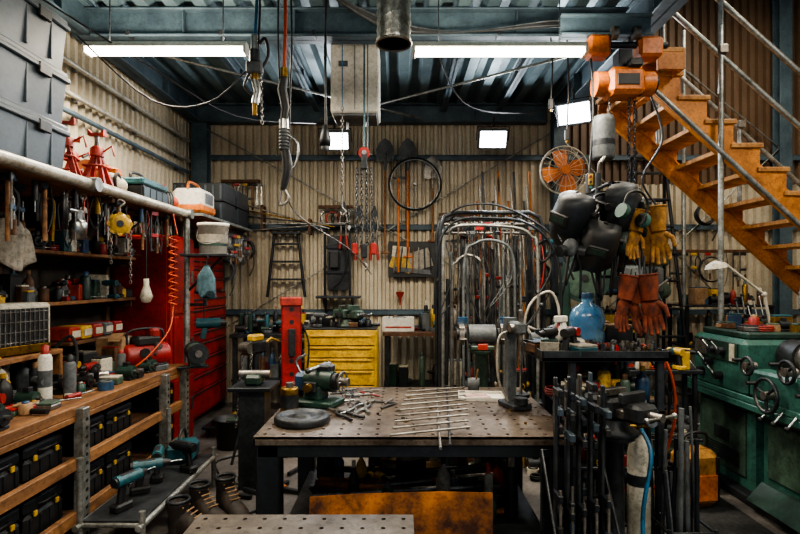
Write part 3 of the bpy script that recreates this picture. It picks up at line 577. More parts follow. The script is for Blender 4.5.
boltcut(-.52,2.55,.7,REDB); boltcut(-.33,2.55,.7,REDB); boltcut(-.72,2.6,.6,REDB)
b=B('bicycle_wheel'); b.ring((0,0,0),.33,.013,RUB,(pi/2,0,0),40); b.ring((0,0,0),.312,.009,CHR,(pi/2,0,0),40); b.cyl((0,-.05,0),(0,.05,0),.018,STEEL)
for k in range(18): a=k*pi/9; b.cyl((.015*math.cos(a+.5),(-.03 if k%2 else .03),.015*math.sin(a+.5)),(.3*math.cos(a),0,.3*math.sin(a)),.002,CHR,n=4)
b.done((.19,6.78,2.82))
b=B('framed_tool_board'); b.box((0,0,.225),(.62,.02,.46),BLK); b.box((-.14,-.014,.18),(.28,.006,.2),YELB,(0,.35,0)); b.box((.1,-.017,.22),(.28,.006,.24),PAPER,(0,-.3,0)); b.box((-.15,-.02,.32),(.22,.006,.14),CRM,(0,.1,0)); b.box((.0,-.022,.08),(.5,.006,.06),GRY,(0,.1,0))
for k in range(7): b.cyl((-.24+k*.08,-.03,.05+.03*(k%3)),(-.2+k*.07,-.03,.38),.009,[STEEL,DSTL,BLK,WOOD][k%4],n=6)
b.done((.16,6.86,1.64))
b=B('black_wall_frame_and_panel')
b.tube([(-.16,0,0),(-.16,0,.8),(-.1,0,.88),(.1,0,.88),(.16,0,.8),(.16,0,0)],.018,BLKM,7); b.box((0,.03,.42),(.27,.02,.7),DSTL); b.box((0,.01,.3),(.32,.03,.04),BLKM); b.box((0,.01,.62),(.32,.03,.04),BLKM); b.box((-.04,-.02,.46),(.12,.05,.22),BLK,bv=.02); b.tube([(.08,-.02,.6),(.12,-.04,.4),(.05,-.04,.2),(-.05,-.03,.1)],.012,RUB,k=4)
b.done((-.8,6.83,1.4))
b=B('canister_shelf'); b.bb(-1.05,-.5,6.62,6.9,1.37,1.4,DSTL); b.prism([(0,0),(0,-.2),(.02,-.2),(.26,0)],.02,DSTL,(-.95,6.88,1.37),(0,0,-pi/2)); b.prism([(0,0),(0,-.2),(.02,-.2),(.26,0)],.02,DSTL,(-.6,6.88,1.37),(0,0,-pi/2)); b.done()
b=B('red_rope_coil')
for k in range(4): b.ring((0,-.01*k,0),.14+.012*k,.01,RED,(pi/2,0,0),20)
b.cyl((0,.03,.17),(0,-.05,.17),.008,STEEL); b.done((1.15,6.8,1.42))
for (x,z,m) in((-2.0,2.0,BLK),(-2.25,1.75,GRY),(1.78,1.7,BLK),(2.4,1.6,RUB),(3.9,2.45,BLK)):
    b=B('extension_cord_coil'); q=random.Random(int(x*10))
    for k in range(6): b.ring((q.uniform(-.01,.01),-.012*k,q.uniform(-.03,.0)),.12+q.uniform(-.01,.02),.009,m,(pi/2+q.uniform(-.1,.1),0,0),22)
    b.cyl((0,.06,.12),(0,-.09,.12),.009,STEEL); b.tube([(.12,-.05,0),(.14,-.05,-.2),(.08,-.04,-.35)],.008,m,k=4); b.done((x,6.84,z))
b=B('hanging_tool_collection'); q=random.Random(44); b.bb(-2.3,-1.8,6.84,6.88,2.85,2.89,WOODD)
for x in [-2.25+.06*i for i in range(9)]: hangtool(b,Matrix.Translation((x,6.82,2.84)),q.choice([0,1,5,2]),q.uniform(.25,.5),q)
b.bb(.5,1.75,6.84,6.88,2.42,2.46,WOODD)
for x in [.53+.06*i for i in range(20)]: hangtool(b,Matrix.Translation((x,6.82,2.42)),q.choice([0,1,5,5,4,2]),q.uniform(.35,.75),q,[DSTL,BLK,GRY,RED])
b.bb(-1.05,-.6,6.84,6.88,2.52,2.56,WOODD)
for x in [-1.0+.07*i for i in range(7)]: hangtool(b,Matrix.Translation((x,6.82,2.5)),q.choice([0,1,4,2]),q.uniform(.2,.3),q)
b.bb(3.4,4.5,6.84,6.88,1.95,1.99,WOODD)
for x in [3.45+.09*i for i in range(11)]: hangtool(b,Matrix.Translation((x,6.82,1.95)),q.choice([0,1,4,2,5,6]),q.uniform(.25,.5),q)
b.done()
b=B('long_steel_rods')
for k in range(5): b.cyl((-2.2+k*.05,6.76,2.62-.1*k),(-.9+k*.07,6.76,2.25+.02*k),.01,[STEEL,BRS,DSTL,GALV,STEEL][k],n=6)
b.box((-1.75,6.83,2.4),(.03,.16,.3),WOODD); b.box((-1.15,6.83,2.28),(.03,.16,.2),WOODD); b.done()
b=B('red_fire_funnel'); b.lathe((0,0,0),[(.01,0),(.015,.08),(.05,.14),(.055,.17)],REDB); b.cyl((0,.0,.17),(0,.08,.19),.006,STEEL); b.done((.0,6.82,1.28))
# ================================================================ HANGING FROM CEILING
C=3.85
b=B('hanging_air_hose_coupler'); b.tube([(0,0,0),(.015,0,-.3),(0,0,-.62)],.011,BLUH,k=4); b.tube([(.03,0,0),(.035,0,-.4),(.02,0,-.7)],.008,BLK,k=4); b.cyl((0,0,-.6),(0,0,-.7),.026,CHR); b.cyl((0,0,-.7),(0,0,-.78),.036,DSTL); b.box((.0,0,-.82),(.11,.07,.08),GRY,bv=.01); b.cyl((0,0,-.9),(0,0,-.86),.028,BRS); b.tube([(.03,0,-.84),(.09,0,-.74),(.07,0,-.62),(.03,0,-.66)],.011,BLK,k=4); b.tube([(-.03,0,-.84),(-.07,0,-.94),(-.02,0,-1.0)],.009,BLK,k=4)
b.tube([(0,0,-.9),(.02,0,-.98),(.0,0,-1.06)],.026,CHR); b.cyl((0,0,-1.06),(0,0,-1.14),.016,BRS); b.chain((.04,0,-.85),(.05,0,-1.2),STEEL); b.tube([(-.02,0,-.8),(-.35,.1,-1.02),(-.75,.1,-1.0),(-1.2,.0,-.6)],.006,DSTL,k=5); b.done((-.98,3.6,C))
b=B('hanging_orange_hose_with_pneumatic_gun'); b.tube([(0,0,0),(.008,0,-.5),(0,0,-.88)],.012,ORB); b.cyl((0,0,-.86),(0,0,-.92),.024,BRS); b.tube([(0,0,-.92),(-.015,0,-1.0),(.01,0,-1.12),(-.005,0,-1.22)],[.024,.032,.032,.024],BLK)
b.cyl((0,0,-1.2),(0,0,-1.26),.034,CHR)
for k in range(6): b.ring((0,0,-1.28-k*.022),.024,.012,GRY,n=12)
b.tube([(0,0,-1.38),(.02,0,-1.5),(-.01,0,-1.66)],[.026,.036,.018],BLK,k=3); b.tube([(-.01,0,-1.64),(.03,0,-1.72),(-.03,0,-1.76),(-.02,0,-1.66)],.009,STEEL,k=3); b.tube([(.03,0,-1.3),(.09,0,-1.36),(.07,0,-1.5),(.02,0,-1.52)],.008,CHR,k=3)
b.tube([(.03,0,-1.4),(.04,0,-1.0),(.05,0,-.6),(.03,0,0)],.007,BLK,k=4); b.tube([(-.03,0,-.95),(-.04,0,-.6),(-.03,0,0)],.006,BLK,k=4); b.tube([(0,.0,-1.6),(.05,.2,-1.8),(.35,.8,-2.0),(.5,1.4,-2.2)],.005,STEEL,k=5); b.done((-.76,3.5,C))
b=B('hanging_pendant_socket_lamp'); b.tube([(0,0,0),(.006,0,-.5),(0,0,-1.07)],.007,BLK); b.tube([(.015,.005,0),(-.006,.01,-.5),(0.01,0,-1.07)],.007,BLK); b.lathe((0,0,-1.22),[(.0,0),(.042,0),(.046,.05),(.034,.1),(.014,.16),(0,.16)],BLKM); b.sph((0,0,-1.23),.034,GRY); b.done((-.575,4.1,C))
b=B('hanging_hook_chain'); b.tube([(0,0,0),(0,0,-.75)],.005,BLUH); b.chain((0,0,-.75),(0,0,-1.55),STEEL,.035,.012,.004); b.tube([(0,0,-1.55),(0,0,-1.62),(.03,0,-1.66),(.0,0,-1.69),(-.02,0,-1.66)],.008,STEEL,k=3); b.done((-.5,4.62,C))
b=B('rope_tackle_hoist'); b.tube([(0,0,0),(0,0,-1.12)],.008,TEAL); b.tube([(.03,0,0),(.03,0,-1.12)],.005,TEAL); b.cyl((0,-.02,-1.15),(0,.02,-1.15),.05,RED); b.cyl((0,-.03,-1.15),(0,.03,-1.15),.02,CHR); b.box((0,0,-1.22),(.05,.05,.14),DSTL)
for dx in(-.06,-.02,.02,.06): b.chain((dx,0,-1.28),(dx*1.3,0,-1.95),DSTL,.035,.011,.004)
b.box((-.08,0,-1.98),(.05,.04,.1),RED,bv=.01); b.box((0,0,-2.0),(.05,.04,.12),DSTL,bv=.01); b.box((.08,0,-1.98),(.05,.04,.1),RED,bv=.01); b.tube([(0,0,-2.05),(0,0,-2.1),(.03,0,-2.14),(0,0,-2.17)],.009,STEEL,k=3); b.done((-.31,4.62,C))
b=B('ceiling_heater_unit'); b.box((0,0,.3),(.42,.36,.6),WHT,bv=.012); b.box((0,0,-.01),(.38,.32,.03),GRY); b.box((.0,-.183,.3),(.004,.006,.56),GRY); b.box((-.1,-.183,.42),(.08,.004,.05),GRY)
for q in(-1,1): b.cyl((q*.17,0,.6),(q*.17,0,.74),.008,DSTL)
b.cyl((-.08,0,-.1),(-.08,0,0),.012,CHR); b.cyl((.08,0,-.08),(.08,0,0),.012,CHR); b.done((-.405,4.95,3.1),(0,0,0),1.03)
b=B('flexible_foil_duct'); n=40
prof=[(.092+(.006 if k%2 else 0),k*.0235) for k in range(n)]; b.lathe((0,0,0),prof,FOIL,n=24); b.lathe((0,0,0),[(.085,.005),(.085,n*.0235)],BLK,n=24); b.ring((0,0,.0),.096,.008,STEEL,n=24); b.ring((0,0,.26),.1,.008,STEEL,n=24); b.done((-.035,3.0,2.93))
b=B('ceiling_cable_bundle')
for k in range(6): b.tube([(-.98,3.6,3.84-.01*k),(-.6,3.9,3.74),(-.1,4.25,3.6+.015*k),(.5,4.26,3.58),(1.3,4.25,3.62+.01*k),(1.85,4.25,3.58)],.007,[BLK,GRY,BLK,DSTL,BLK,GRY][k],k=5)
b.tube([(-2.5,3.6,3.55),(-2.0,4.2,3.3),(-1.6,5.2,3.2),(-1.0,6.3,3.45)],.007,BLK,k=5)
b.tube([(.3,4.7,3.7),(.6,5.1,3.3),(1.2,5.6,3.35),(1.8,6.2,3.6)],.007,BLK,k=5)
b.done()
b=B('overhead_conduit_run'); b.cyl((-2.5,4.31,3.58),(1.85,4.31,3.58),.012,GIRD)
for k in range(6): b.box((-2.2+.75*k,4.34,3.595),(.03,.1,.04),DSTL)
b.box((.0,4.31,3.56),(.12,.08,.1),GRY); b.done()
for (x,y,L,m) in((1.35,4.31,.75,BLK),(1.22,4.31,.5,BLK)):
    b=B('hanging_power_cable'); b.tube([(0,0,0),(.012,0,-L*.5),(0,0,-L)],.007,m,k=4); b.box((0,0,-L-.04),(.04,.03,.09),BLK,bv=.008); b.cyl((0,0,-L-.1),(0,0,-L-.08),.012,BRS); b.done((x,y,3.56))
# ================================================================ MAIN TABLE
b=B('perforated_welding_table'); c=.0969; x0,y0=-.75,2.72; nx,ny=17,13; X1=x0+nx*c; Y1=y0+ny*c
perf(b,x0,y0,nx,ny,c,.80,.014,TTOP,.0115)
for (a,d,e,f) in((x0,X1,y0,y0+.012),(x0,X1,Y1-.012,Y1),(x0,x0+.012,y0,Y1),(X1-.012,X1,y0,Y1)): b.bb(a,d,e,f,.755,.786,TTOP,.002)
for y in(y0+.05,y0+.6,Y1-.05): b.bb(x0+.02,X1-.02,y-.04,y+.04,.69,.76,BLKM)
for x in(x0+.06,X1-.06): b.bb(x-.04,x+.04,y0+.02,Y1-.02,.68,.76,BLKM)
for x in(x0+.07,X1-.07):
    for y in(y0+.07,Y1-.07): b.bb(x-.06,x+.06,y-.06,y+.06,.03,.76,BLKM,.008); b.cyl((x,y,0),(x,y,.03),.05,RUB)
b.bb(x0+.1,X1-.1,y0+.12,Y1-.1,.2,.225,DSTL); 
for y in(y0+.07,Y1-.07): b.bb(x0+.1,X1-.1,y-.025,y+.025,.17,.23,BLKM)
b.done()
b=B('undertable_supplies'); clutter(b,-.55,.7,2.95,3.8,.227,80,.34,51)
for k in range(9): b.cyl((-.5,2.95+k*.06,.26+.05*(k%4)),(.6,3.1+k*.06,.26+.05*(k%3)),.02,[RUST,DSTL,STEEL][k%3],n=8)
b.done()
b=B('rusty_steel_plate'); b.prism([(-.45,0),(.46,.0),(.46,.52),(.2,.525),(-.2,.515),(-.45,.50)],.012,RUST,(0,0,0),(-.08,0,0)); b.cyl((-.15,-.005,.3),(-.15,-.05,.3),.012,DSTL,n=8); b.done((0,2.62,.02))
b=B('plate_floor_cradle'); b.bb(-.5,.5,2.56,2.70,0,.02,DSTL); b.done()
b=B('perforated_plate_stand'); perf(b,-.77,1.45,11,8,.0746,.70,.012,FTOP,.009)
for (a,d,e,f) in((-.77,.05,1.45,1.458),(-.77,.05,2.04,2.047),(-.77,-.762,1.45,2.047),(.042,.05,1.45,2.047)): b.bb(a,d,e,f,.66,.687,FTOP,.001)
for x in(-.72,.0):
    for y in(1.5,2.0): b.bb(x-.02,x+.02,y-.02,y+.02,0,.69,BLKM)
b.done()
b=B('cast_iron_disc'); b.lathe((0,0,0),[(0,0),(.15,0),(.155,.01),(.155,.035),(.145,.045),(.12,.045),(.115,.035),(.05,.035),(.05,.045),(0,.045)],DSTL,n=32); b.done((-.55,3.0,.80))
b=B('green_pipe_threader'); b.box((0,0,.02),(.26,.2,.04),DGRN,bv=.01); b.cyl((-.08,0,.15),(.1,0,.15),.06,DGRN,n=20); b.cyl((.1,0,.15),(.13,0,.15),.05,DSTL,n=20); b.cyl((.13,0,.15),(.2,0,.15),.025,STEEL); b.box((-.02,0,.08),(.12,.12,.1),DGRN,bv=.015); b.box((-.12,.02,.13),(.09,.1,.12),BLU,bv=.02); b.box((-.02,-.07,.12),(.08,.03,.06),DSTL); b.cyl((-.02,-.12,.12),(-.02,-.08,.12),.025,BRS)
b.box((.03,.03,.22),(.1,.08,.05),DSTL,bv=.01); b.cyl((-.02,-.1,.22),(.02,.1,.24),.012,CHR); b.sph((-.02,-.1,.22),.018,BLK); b.tube([(-.12,.0,.18),(-.16,0,.26),(-.1,.02,.3)],.008,CHR,k=3); b.ring((.16,0,.15),.06,.006,STEEL,(0,pi/2,0),20); b.box((.06,.07,.12),(.06,.05,.1),GRY,bv=.01); b.tube([(-.1,.06,.1),(-.2,.1,.05),(-.2,.2,.012)],.007,BLK,k=4)
for k in range(4): a=k*pi/2; b.cyl((.16,0,.15),(.16,.06*math.cos(a),.15+.06*math.sin(a)),.005,CHR,n=6)
b.done((-.52,3.42,.80),(0,0,-.35),1.05)
b=B('brass_canister'); b.lathe((0,0,0),[(0,0),(.055,0),(.055,.13),(.05,.14),(0,.14)],BRS); b.lathe((0,0,0),[(.057,.02),(.057,.1)],DSTL); b.cyl((0,0,.14),(0,0,.17),.02,STEEL); b.done((-.68,3.28,.80))
b=B('green_machine_part'); b.box((0,0,.06),(.14,.12,.12),DGRN,bv=.02); b.cyl((0,-.08,.06),(0,.08,.06),.035,STEEL); b.cyl((0,0,.12),(0,0,.18),.03,DSTL); b.cyl((.05,0,.1),(.11,0,.22),.01,CHR); b.done((-.62,3.72,.80),(0,0,.6))
b=B('copper_valve_body'); b.cyl((-.05,0,.04),(.05,0,.04),.035,BRS); b.cyl((0,0,.04),(0,0,.12),.02,BRS); b.ring((0,0,.12),.035,.006,REDB,n=14); b.done((-.7,3.5,.80),(0,0,.5))
def plier(name,loc,rz,m,L=.26):
    b=B(name); b.prism([(-.012,0),(.012,0),(.008,.09),(-.008,.09)],.012,STEEL,(0,0,0),(-pi/2,0,0)); b.cyl((0,0,-.01),(0,0,.012),.014,STEEL)
    for q in(-1,1): b.tube([(q*.004,0,0),(q*.035,-.06,0),(q*.03,-L*.7,0),(q*.045,-L,0)],.009,m,k=3)
    b.done(loc,(0,0,rz))
plier('locking_pliers',(-.27,3.45,.812),.15,CHR,.3); plier('locking_pliers',(-.2,3.42,.812),-.35,CHR,.32); plier('pliers',(-.38,3.2,.812),.7,BLK,.22)
b=B('scribing_tools'); q=random.Random(5)
for k in range(20):
    x=q.uniform(-.48,-.05); y=q.uniform(3.3,3.85); a=q.uniform(0,3); d=Vector((math.cos(a),math.sin(a),0))*q.uniform(.05,.1); c_=Vector((x,y,.808)); b.cyl(c_-d,c_+d,.006,q.choice([CHR,DSTL,DSTL,STEEL,RED]),n=6)
for k in range(14): x=q.uniform(-.3,.7); y=q.uniform(2.8,3.8); b.cyl((x,y,.80),(x,y,.812),q.uniform(.008,.016),q.choice([STEEL,DSTL,BRS]),n=6)
b.done()
b=B('welded_rod_lattice'); b.cyl((.26,3.9,.81),(.19,2.5,.81),.007,STEEL,n=8); b.cyl((.34,3.9,.81),(.24,2.55,.81),.006,DSTL,n=8)
for k in range(9):
    y=2.74+k*.13; b.cyl((.21-.26+.012*k,y-.07,.823),(.22+.15+.012*k,y+.08,.823),.006,STEEL,n=8)
b.done()
b=B('white_paper_tray'); b.bb(-.15,.15,-.11,.11,0,.006,WHT); 
for q in(-1,1): b.bb(-.15,.15,q*.11-.003,q*.11+.003,0,.025,WHT); b.bb(q*.15-.003,q*.15+.003,-.11,.11,0,.025,WHT)
b.box((-.03,0,.012),(.16,.12,.01),PINK,(0,0,.3)); b.done((.55,3.62,.80),(0,0,-.1))
b=B('gray_solvent_cup'); b.lathe((0,0,0),[(0,0),(.04,0),(.043,.09),(.038,.09),(.036,.01),(0,.01)],GRY); b.cyl((.01,0,.02),(.03,0,.16),.006,WOOD); b.done((.53,3.84,.80))
b=B('arbor_press'); b.box((0,0,.02),(.14,.22,.04),DSTL,bv=.01); b.prism([(-.03,0),(.03,0),(.028,.4),(.04,.46),(.04,.56),(-.04,.56),(-.04,.46),(-.028,.4)],.05,GRY,(0,.06,.03)); b.box((0,-.02,.53),(.06,.18,.08),GRY,bv=.015); b.box((0,-.08,.47),(.025,.025,.36),STEEL); b.cyl((-.06,-.04,.53),(.06,-.04,.53),.025,STEEL); b.cyl((.06,-.04,.53),(.09,-.18,.68),.008,CHR); b.sph((.09,-.18,.68),.017,BLK)
b.cyl((0,-.08,.04),(0,-.08,.08),.045,DSTL); b.tube([(-.04,.03,.5),(-.12,.0,.45),(-.12,0,.2),(-.06,-.02,.05)],.008,PIPEW,k=4); b.done((.72,3.35,.80),(0,0,.3),.95)
b=B('clear_adjustable_stand'); b.cyl((0,0,0),(0,0,.02),.06,DSTL); b.cyl((0,0,.02),(0,0,.42),.01,CHR); b.tube([(0,0,.4),(.0,-.1,.5),(.04,-.16,.42)],.01,PIPEW,k=4); b.lathe((.04,-.16,.36),[(.03,0),(.018,.05),(.01,.07)],CRM); b.done((.83,3.66,.80))
# ================================================================ CENTRE RACK WITH BENT TUBES
b=B('bent_pipe_rack')
for y in(4.75,5.25):
    b.tube([(.36,y,.02),(.36,y,2.05),(.40,y,2.17),(.5,y,2.2),(1.15,y,2.2),(1.24,y,2.16),(1.28,y,2.05),(1.28,y,.02)],.018,DSTL,8)
    b.cyl((.36,y,.5),(1.28,y,.5),.015,DSTL)
for x in(.36,1.28): b.cyl((x,4.75,.04),(x,5.25,.04),.018,DSTL); b.cyl((x,4.75,1.6),(x,5.25,1.6),.014,DSTL)
b.cyl((.5,4.75,2.2),(.5,5.25,2.2),.014,DSTL); b.cyl((1.1,4.75,2.2),(1.1,5.25,2.2),.014,DSTL); b.bb(.36,1.28,4.75,5.25,.5,.52,DSTL); b.done()
b=B('bent_tube_hoops')
b.tube([(.38,4.7,.55),(.38,4.7,1.9),(.42,4.69,2.02),(.55,4.68,2.08),(1.0,4.67,2.06),(1.15,4.66,1.98),(1.2,4.65,1.8),(1.2,4.65,.55)],.015,GALV,6,k=5)
b.tube([(.46,4.69,.52),(.46,4.69,1.6),(.5,4.68,1.76),(.6,4.68,1.82),(.72,4.68,1.74),(.74,4.68,1.5),(.74,4.68,.52)],.014,STEEL,6,k=5)
b.tube([(.56,4.66,.52),(.56,4.66,1.72),(.66,4.66,1.92),(.85,4.66,1.94),(.98,4.65,1.82),(1.0,4.64,1.4),(1.0,4.64,.52)],.013,GRY,6,k=5)
b.tube([(1.05,4.66,.55),(1.1,4.66,1.3),(1.3,4.64,1.5),(1.38,4.62,1.3),(1.28,4.62,1.15),(1.1,4.64,1.2)],.013,PIPEW,6,k=5)
b.tube([(1.2,4.7,1.9),(1.28,4.68,1.95),(1.32,4.66,1.85),(1.25,4.66,1.76),(1.18,4.68,1.82),(1.2,4.7,1.9)],.012,RUB,k=4); b.tube([(.45,4.72,2.2),(.6,4.68,2.26),(.9,4.66,2.24),(1.3,4.62,2.0),(1.5,4.6,1.6)],.01,DSTL,6,k=5)
b.tube([(.3,4.66,1.3),(.34,4.66,1.9),(.5,4.66,2.12),(.8,4.66,2.14),(1.1,4.66,2.1),(1.32,4.64,1.9),(1.4,4.62,1.5),(1.36,4.62,.9)],.012,BLKM,6,k=5); b.done()
b=B('hanging_bar_clamps'); q=random.Random(13); b.cyl((.4,4.98,2.12),(1.25,4.98,2.12),.014,STEEL); b.cyl((.4,5.12,2.05),(1.25,5.12,2.05),.014,STEEL)
for k in range(20): hangtool(b,Matrix.Translation((.42+k*.041,4.97 if k%2 else 5.11,2.14-.04*(k%3)-(.0 if k%2 else .07)))@rotm((0,0,q.uniform(-.5,.5))),5,q.uniform(.65,1.15),q,[DSTL,BLK,GRY,STEEL,RED,DSTL])
for k in range(16): x=.42+.053*k; b.cyl((x,4.86,.52),(x+q.uniform(-.03,.03),4.9,q.uniform(1.5,2.05)),q.uniform(.009,.02),q.choice([STEEL,GRY,DSTL,GALV]),n=8)
b.done()
b=B('rack_cable_tangle'); q=random.Random(31)
for k in range(8):
    x=q.uniform(.4,1.25); z=q.uniform(1.9,2.15); L=q.uniform(.4,1.0); b.tube([(x,4.73,z),(x+q.uniform(-.1,.1),4.66,z-L*.5),(x+q.uniform(-.1,.15),4.64,z-L),(x+.12,4.66,z-L*.6),(x+.1,4.73,z-.05)],q.uniform(.005,.009),[BLK,RUB,GRY,BLK,DSTL,RUB,RED,BLK][k],5,k=5)
b.done()
b=B('pedestal_bench_grinder'); b.lathe((0,0,0),[(0,0),(.17,0),(.17,.03),(.06,.07),(.05,.98),(.1,1.0),(.1,1.02)],GRN2); b.box((0,0,1.04),(.2,.16,.04),GRN2,bv=.01); b.cyl((-.11,0,1.15),(.11,0,1.15),.08,GRY,n=20)
for q_ in(-1,1):
    b.cyl((q_*.15,0,1.15),(q_*.19,0,1.15),.09,STEEL,n=24); b.cyl((q_*.13,0,1.15),(q_*.21,0,1.15),.05,DSTL); b.box((q_*.17,-.12,1.12),(.06,.07,.01),STEEL); b.box((q_*.17,-.1,1.27),(.08,.005,.07),BLUT,(.6,0,0))
b.box((0,-.07,1.05),(.08,.04,.05),REDB); b.done((.68,4.45,0))
b=B('assorted_floor_parts'); clutter(b,.05,1.4,4.2,5.6,0,90,.5,61); clutter(b,.4,1.2,4.8,5.2,.521,22,.45,62); b.done()
b=B('long_pipe_stock')
for k in range(24): x=.9+.03*k; b.cyl((x,5.9+.03*(k%3),0),(x-.1,6.15,2.0+.17*((k*7)%6)),.013,[STEEL,DSTL,GALV,RUST][k%4],n=8)
b.done()
b=B('pipe_stock_holder'); b.box((1.2,5.95,.5),(.85,.22,.03),DSTL); b.box((1.2,5.83,.3),(.85,.02,.4),DSTL); b.done()
# ================================================================ RIGHT CLUSTER
b=B('tool_trolley'); b.bb(.80,1.52,3.0,3.6,1.14,1.165,DSTL)
for (a,d,e,f) in((.80,1.52,3.0,3.01),(.80,1.52,3.59,3.6),(.80,.81,3.0,3.6),(1.51,1.52,3.0,3.6)): b.bb(a,d,e,f,1.14,1.2,DSTL,.002)
for x in(.98,1.48):
    for y in(3.04,3.56): b.bb(x-.02,x+.02,y-.02,y+.02,.08,1.14,DSTL); b.cyl((x-.015,y,.04),(x+.015,y,.04),.04,RUB)
for z in(.2,.52,.84): b.bb(.96,1.5,3.02,3.58,z,z+.02,DSTL)
b.bb(.97,1.49,3.565,3.58,.2,1.14,BLKM); b.done()
b=B('socket_and_bit_assortment'); q=random.Random(3)
for i in range(120):
    x=q.uniform(1.1,1.5); y=q.uniform(3.03,3.3); b.cyl((x,y,1.166),(x,y,1.166+q.uniform(.02,.07)),q.uniform(.006,.014),q.choice([CHR,DSTL,STEEL,RED,BLK,BRS]),n=7)
clutter(b,.84,1.15,3.05,3.5,1.166,26,.16,71); clutter(b,1.2,1.45,3.4,3.55,1.166,14,.22,72); b.done()
b=B('trolley_shelf_supplies'); clutter(b,1.0,1.46,3.06,3.5,.861,34,.24,73); clutter(b,1.0,1.46,3.06,3.5,.541,32,.26,74); clutter(b,1.0,1.46,3.06,3.5,.221,30,.28,75); b.done()
b=B('blue_water_jug'); b.lathe((0,0,0),[(0,0),(.1,0),(.11,.02),(.11,.1),(.105,.115),(.11,.13),(.11,.2),(.09,.25),(.035,.29),(.035,.33),(0,.33)],BLUT,n=24); b.cyl((0,0,.32),(0,0,.35),.04,BLU); b.done((1.2,3.42,1.166))
b=B('trigger_spray_bottle'); b.lathe((0,0,0),[(0,0),(.045,0),(.045,.1),(.02,.16),(.015,.18)],WHT); b.box((-.02,0,.2),(.09,.03,.04),WHT,bv=.008); b.tube([(-.03,0,.19),(-.05,0,.15)],.006,RED); b.done((.98,3.2,1.166),(0,0,.4))
b=B('ppe_hanging_stand'); b.cyl((1.3,3.5,1.166),(1.3,3.5,2.3),.018,DSTL); b.cyl((1.02,3.44,2.1),(1.62,3.44,2.1),.012,DSTL); b.cyl((1.3,3.3,2.2),(1.3,3.6,2.2),.012,DSTL); b.cyl((1.3,3.5,1.62),(1.55,3.22,1.62),.01,DSTL); b.cyl((1.3,3.5,1.166),(1.3,3.5,1.18),.07,DSTL)
b.tube([(1.3,3.5,2.28),(1.3,3.48,2.36),(1.33,3.46,2.4),(1.3,3.45,2.36)],.008,STEEL,k=3); b.done()
def helmet(name,loc,rot,m,sc=1):
    b=B(name); n=16; rows=[(.155,.02),(.15,.06),(.135,.105),(.09,.115),(.03,.122),(-.05,.125),(-.12,.115),(-.175,.085),(-.19,.06)]
    v=[];f=[]
    for z,r in rows:
        for i in range(n+1):
            a=-1.95+3.9*i/n; v.append((r*math.sin(a),-r*1.15*math.cos(a)-(.02 if z<.08 else 0),z))
    for j in range(len(rows)-1):
        for i in range(n): f.append([j*(n+1)+i,j*(n+1)+i+1,(j+1)*(n+1)+i+1,(j+1)*(n+1)+i])
    b.add(v,f,m,True); b.box((0,-.158,.02),(.13,.02,.07),BLK,bv=.006); b.box((0,-.169,.02),(.1,.004,.04),DGRN)
    for q in(-1,1): b.cyl((q*.115,.02,.04),(q*.145,.02,.04),.022,BLK)
    b.tube([(-.11,.02,.04),(-.09,.1,.06),(0,.13,.06),(.09,.1,.06),(.11,.02,.04)],.01,BLK,k=4); b.tube([(-.11,.02,.05),(0,.03,.14),(.11,.02,.05)],.009,BLK,k=4); b.done(loc,rot,sc)
helmet('welding_helmet',(1.10,3.36,2.0),(.3,.4,-.9),BLKM); helmet('welding_helmet',(1.36,3.36,2.06),(.1,-.4,1.0),DSTL); helmet('welding_helmet',(1.22,3.26,1.83),(.6,.3,-.3),BLK,.9); helmet('welding_helmet',(1.42,3.42,1.88),(-.2,.5,.5),DGRN,.85)
b=B('ear_defenders')
for q in(-1,1): b.cyl((q*.07,0,0),(q*.1,0,0),.045,GRN); b.cyl((q*.06,0,0),(q*.07,0,0),.04,BLK)
b.tube([(-.09,0,.02),(-.08,0,.11),(0,0,.15),(.08,0,.11),(.09,0,.02)],.008,BLK,k=4); b.done((1.38,3.16,1.98),(.1,.3,.4))
b=B('respirator_mask'); b.sph((0,0,0),.05,GRY,(1,.9,1.1)); 
for q in(-1,1): b.cyl((q*.05,-.02,-.02),(q*.085,-.045,-.03),.034,DSTL)
b.tube([(-.05,0,.03),(-.05,.08,.1),(.05,.08,.1),(.05,0,.03)],.006,BLK,k=4); b.done((1.04,3.25,1.8))
drape('dark_work_jacket',.34,.5,JKT,8,.09,1.1).done((1.32,3.56,2.18),(0,0,.3))
drape('leather_apron',.18,.4,LEA,9,.04,1.2).done((1.55,3.46,2.12),(0,0,-.4))
def glove(name,loc,rot,m,sc=1):
    b=B(name); b.lathe((0,0,0),[(.062,.0),(.058,-.06),(.048,-.12),(.046,-.15)],m,n=16); b.sph((0,0,-.2),.05,m,(1.05,.5,1.5)); b.ring((0,0,0),.062,.006,m,n=16)
    for k,(x,L) in enumerate(((-.036,.085),(-.012,.1),(.013,.095),(.037,.075))):
        b.tube([(x,0,-.24),(x*1.25,-.008,-.25-L*.5),(x*1.35,-.028,-.25-L)],[.0165,.015,.011],m,8); b.sph((x*1.35,-.028,-.25-L),.0115,m)
    b.tube([(.035,0,-.17),(.075,-.01,-.2),(.085,-.025,-.25)],[.019,.016,.011],m,8); b.sph((.085,-.025,-.25),.0115,m); b.cyl((0,0,0),(0,0,.05),.004,DSTL,n=6); b.done(loc,rot,sc)
glove('leather_work_glove',(1.47,3.26,2.02),(0.1,.22,.4),LEA,.85); glove('leather_work_glove',(1.58,3.3,2.05),(0,-.1,-.5),LEA,1.0)
glove('rust_welding_glove',(1.38,3.2,1.62),(.1,.2,.5),LEAR,.95); glove('rust_welding_glove',(1.47,3.18,1.63),(0,-.12,-.4),LEAR,1.0); glove('rust_welding_glove',(1.43,3.24,1.60),(0,.02,1.0),LEAR,.95)
b=B('hanging_straps'); q=random.Random(77)
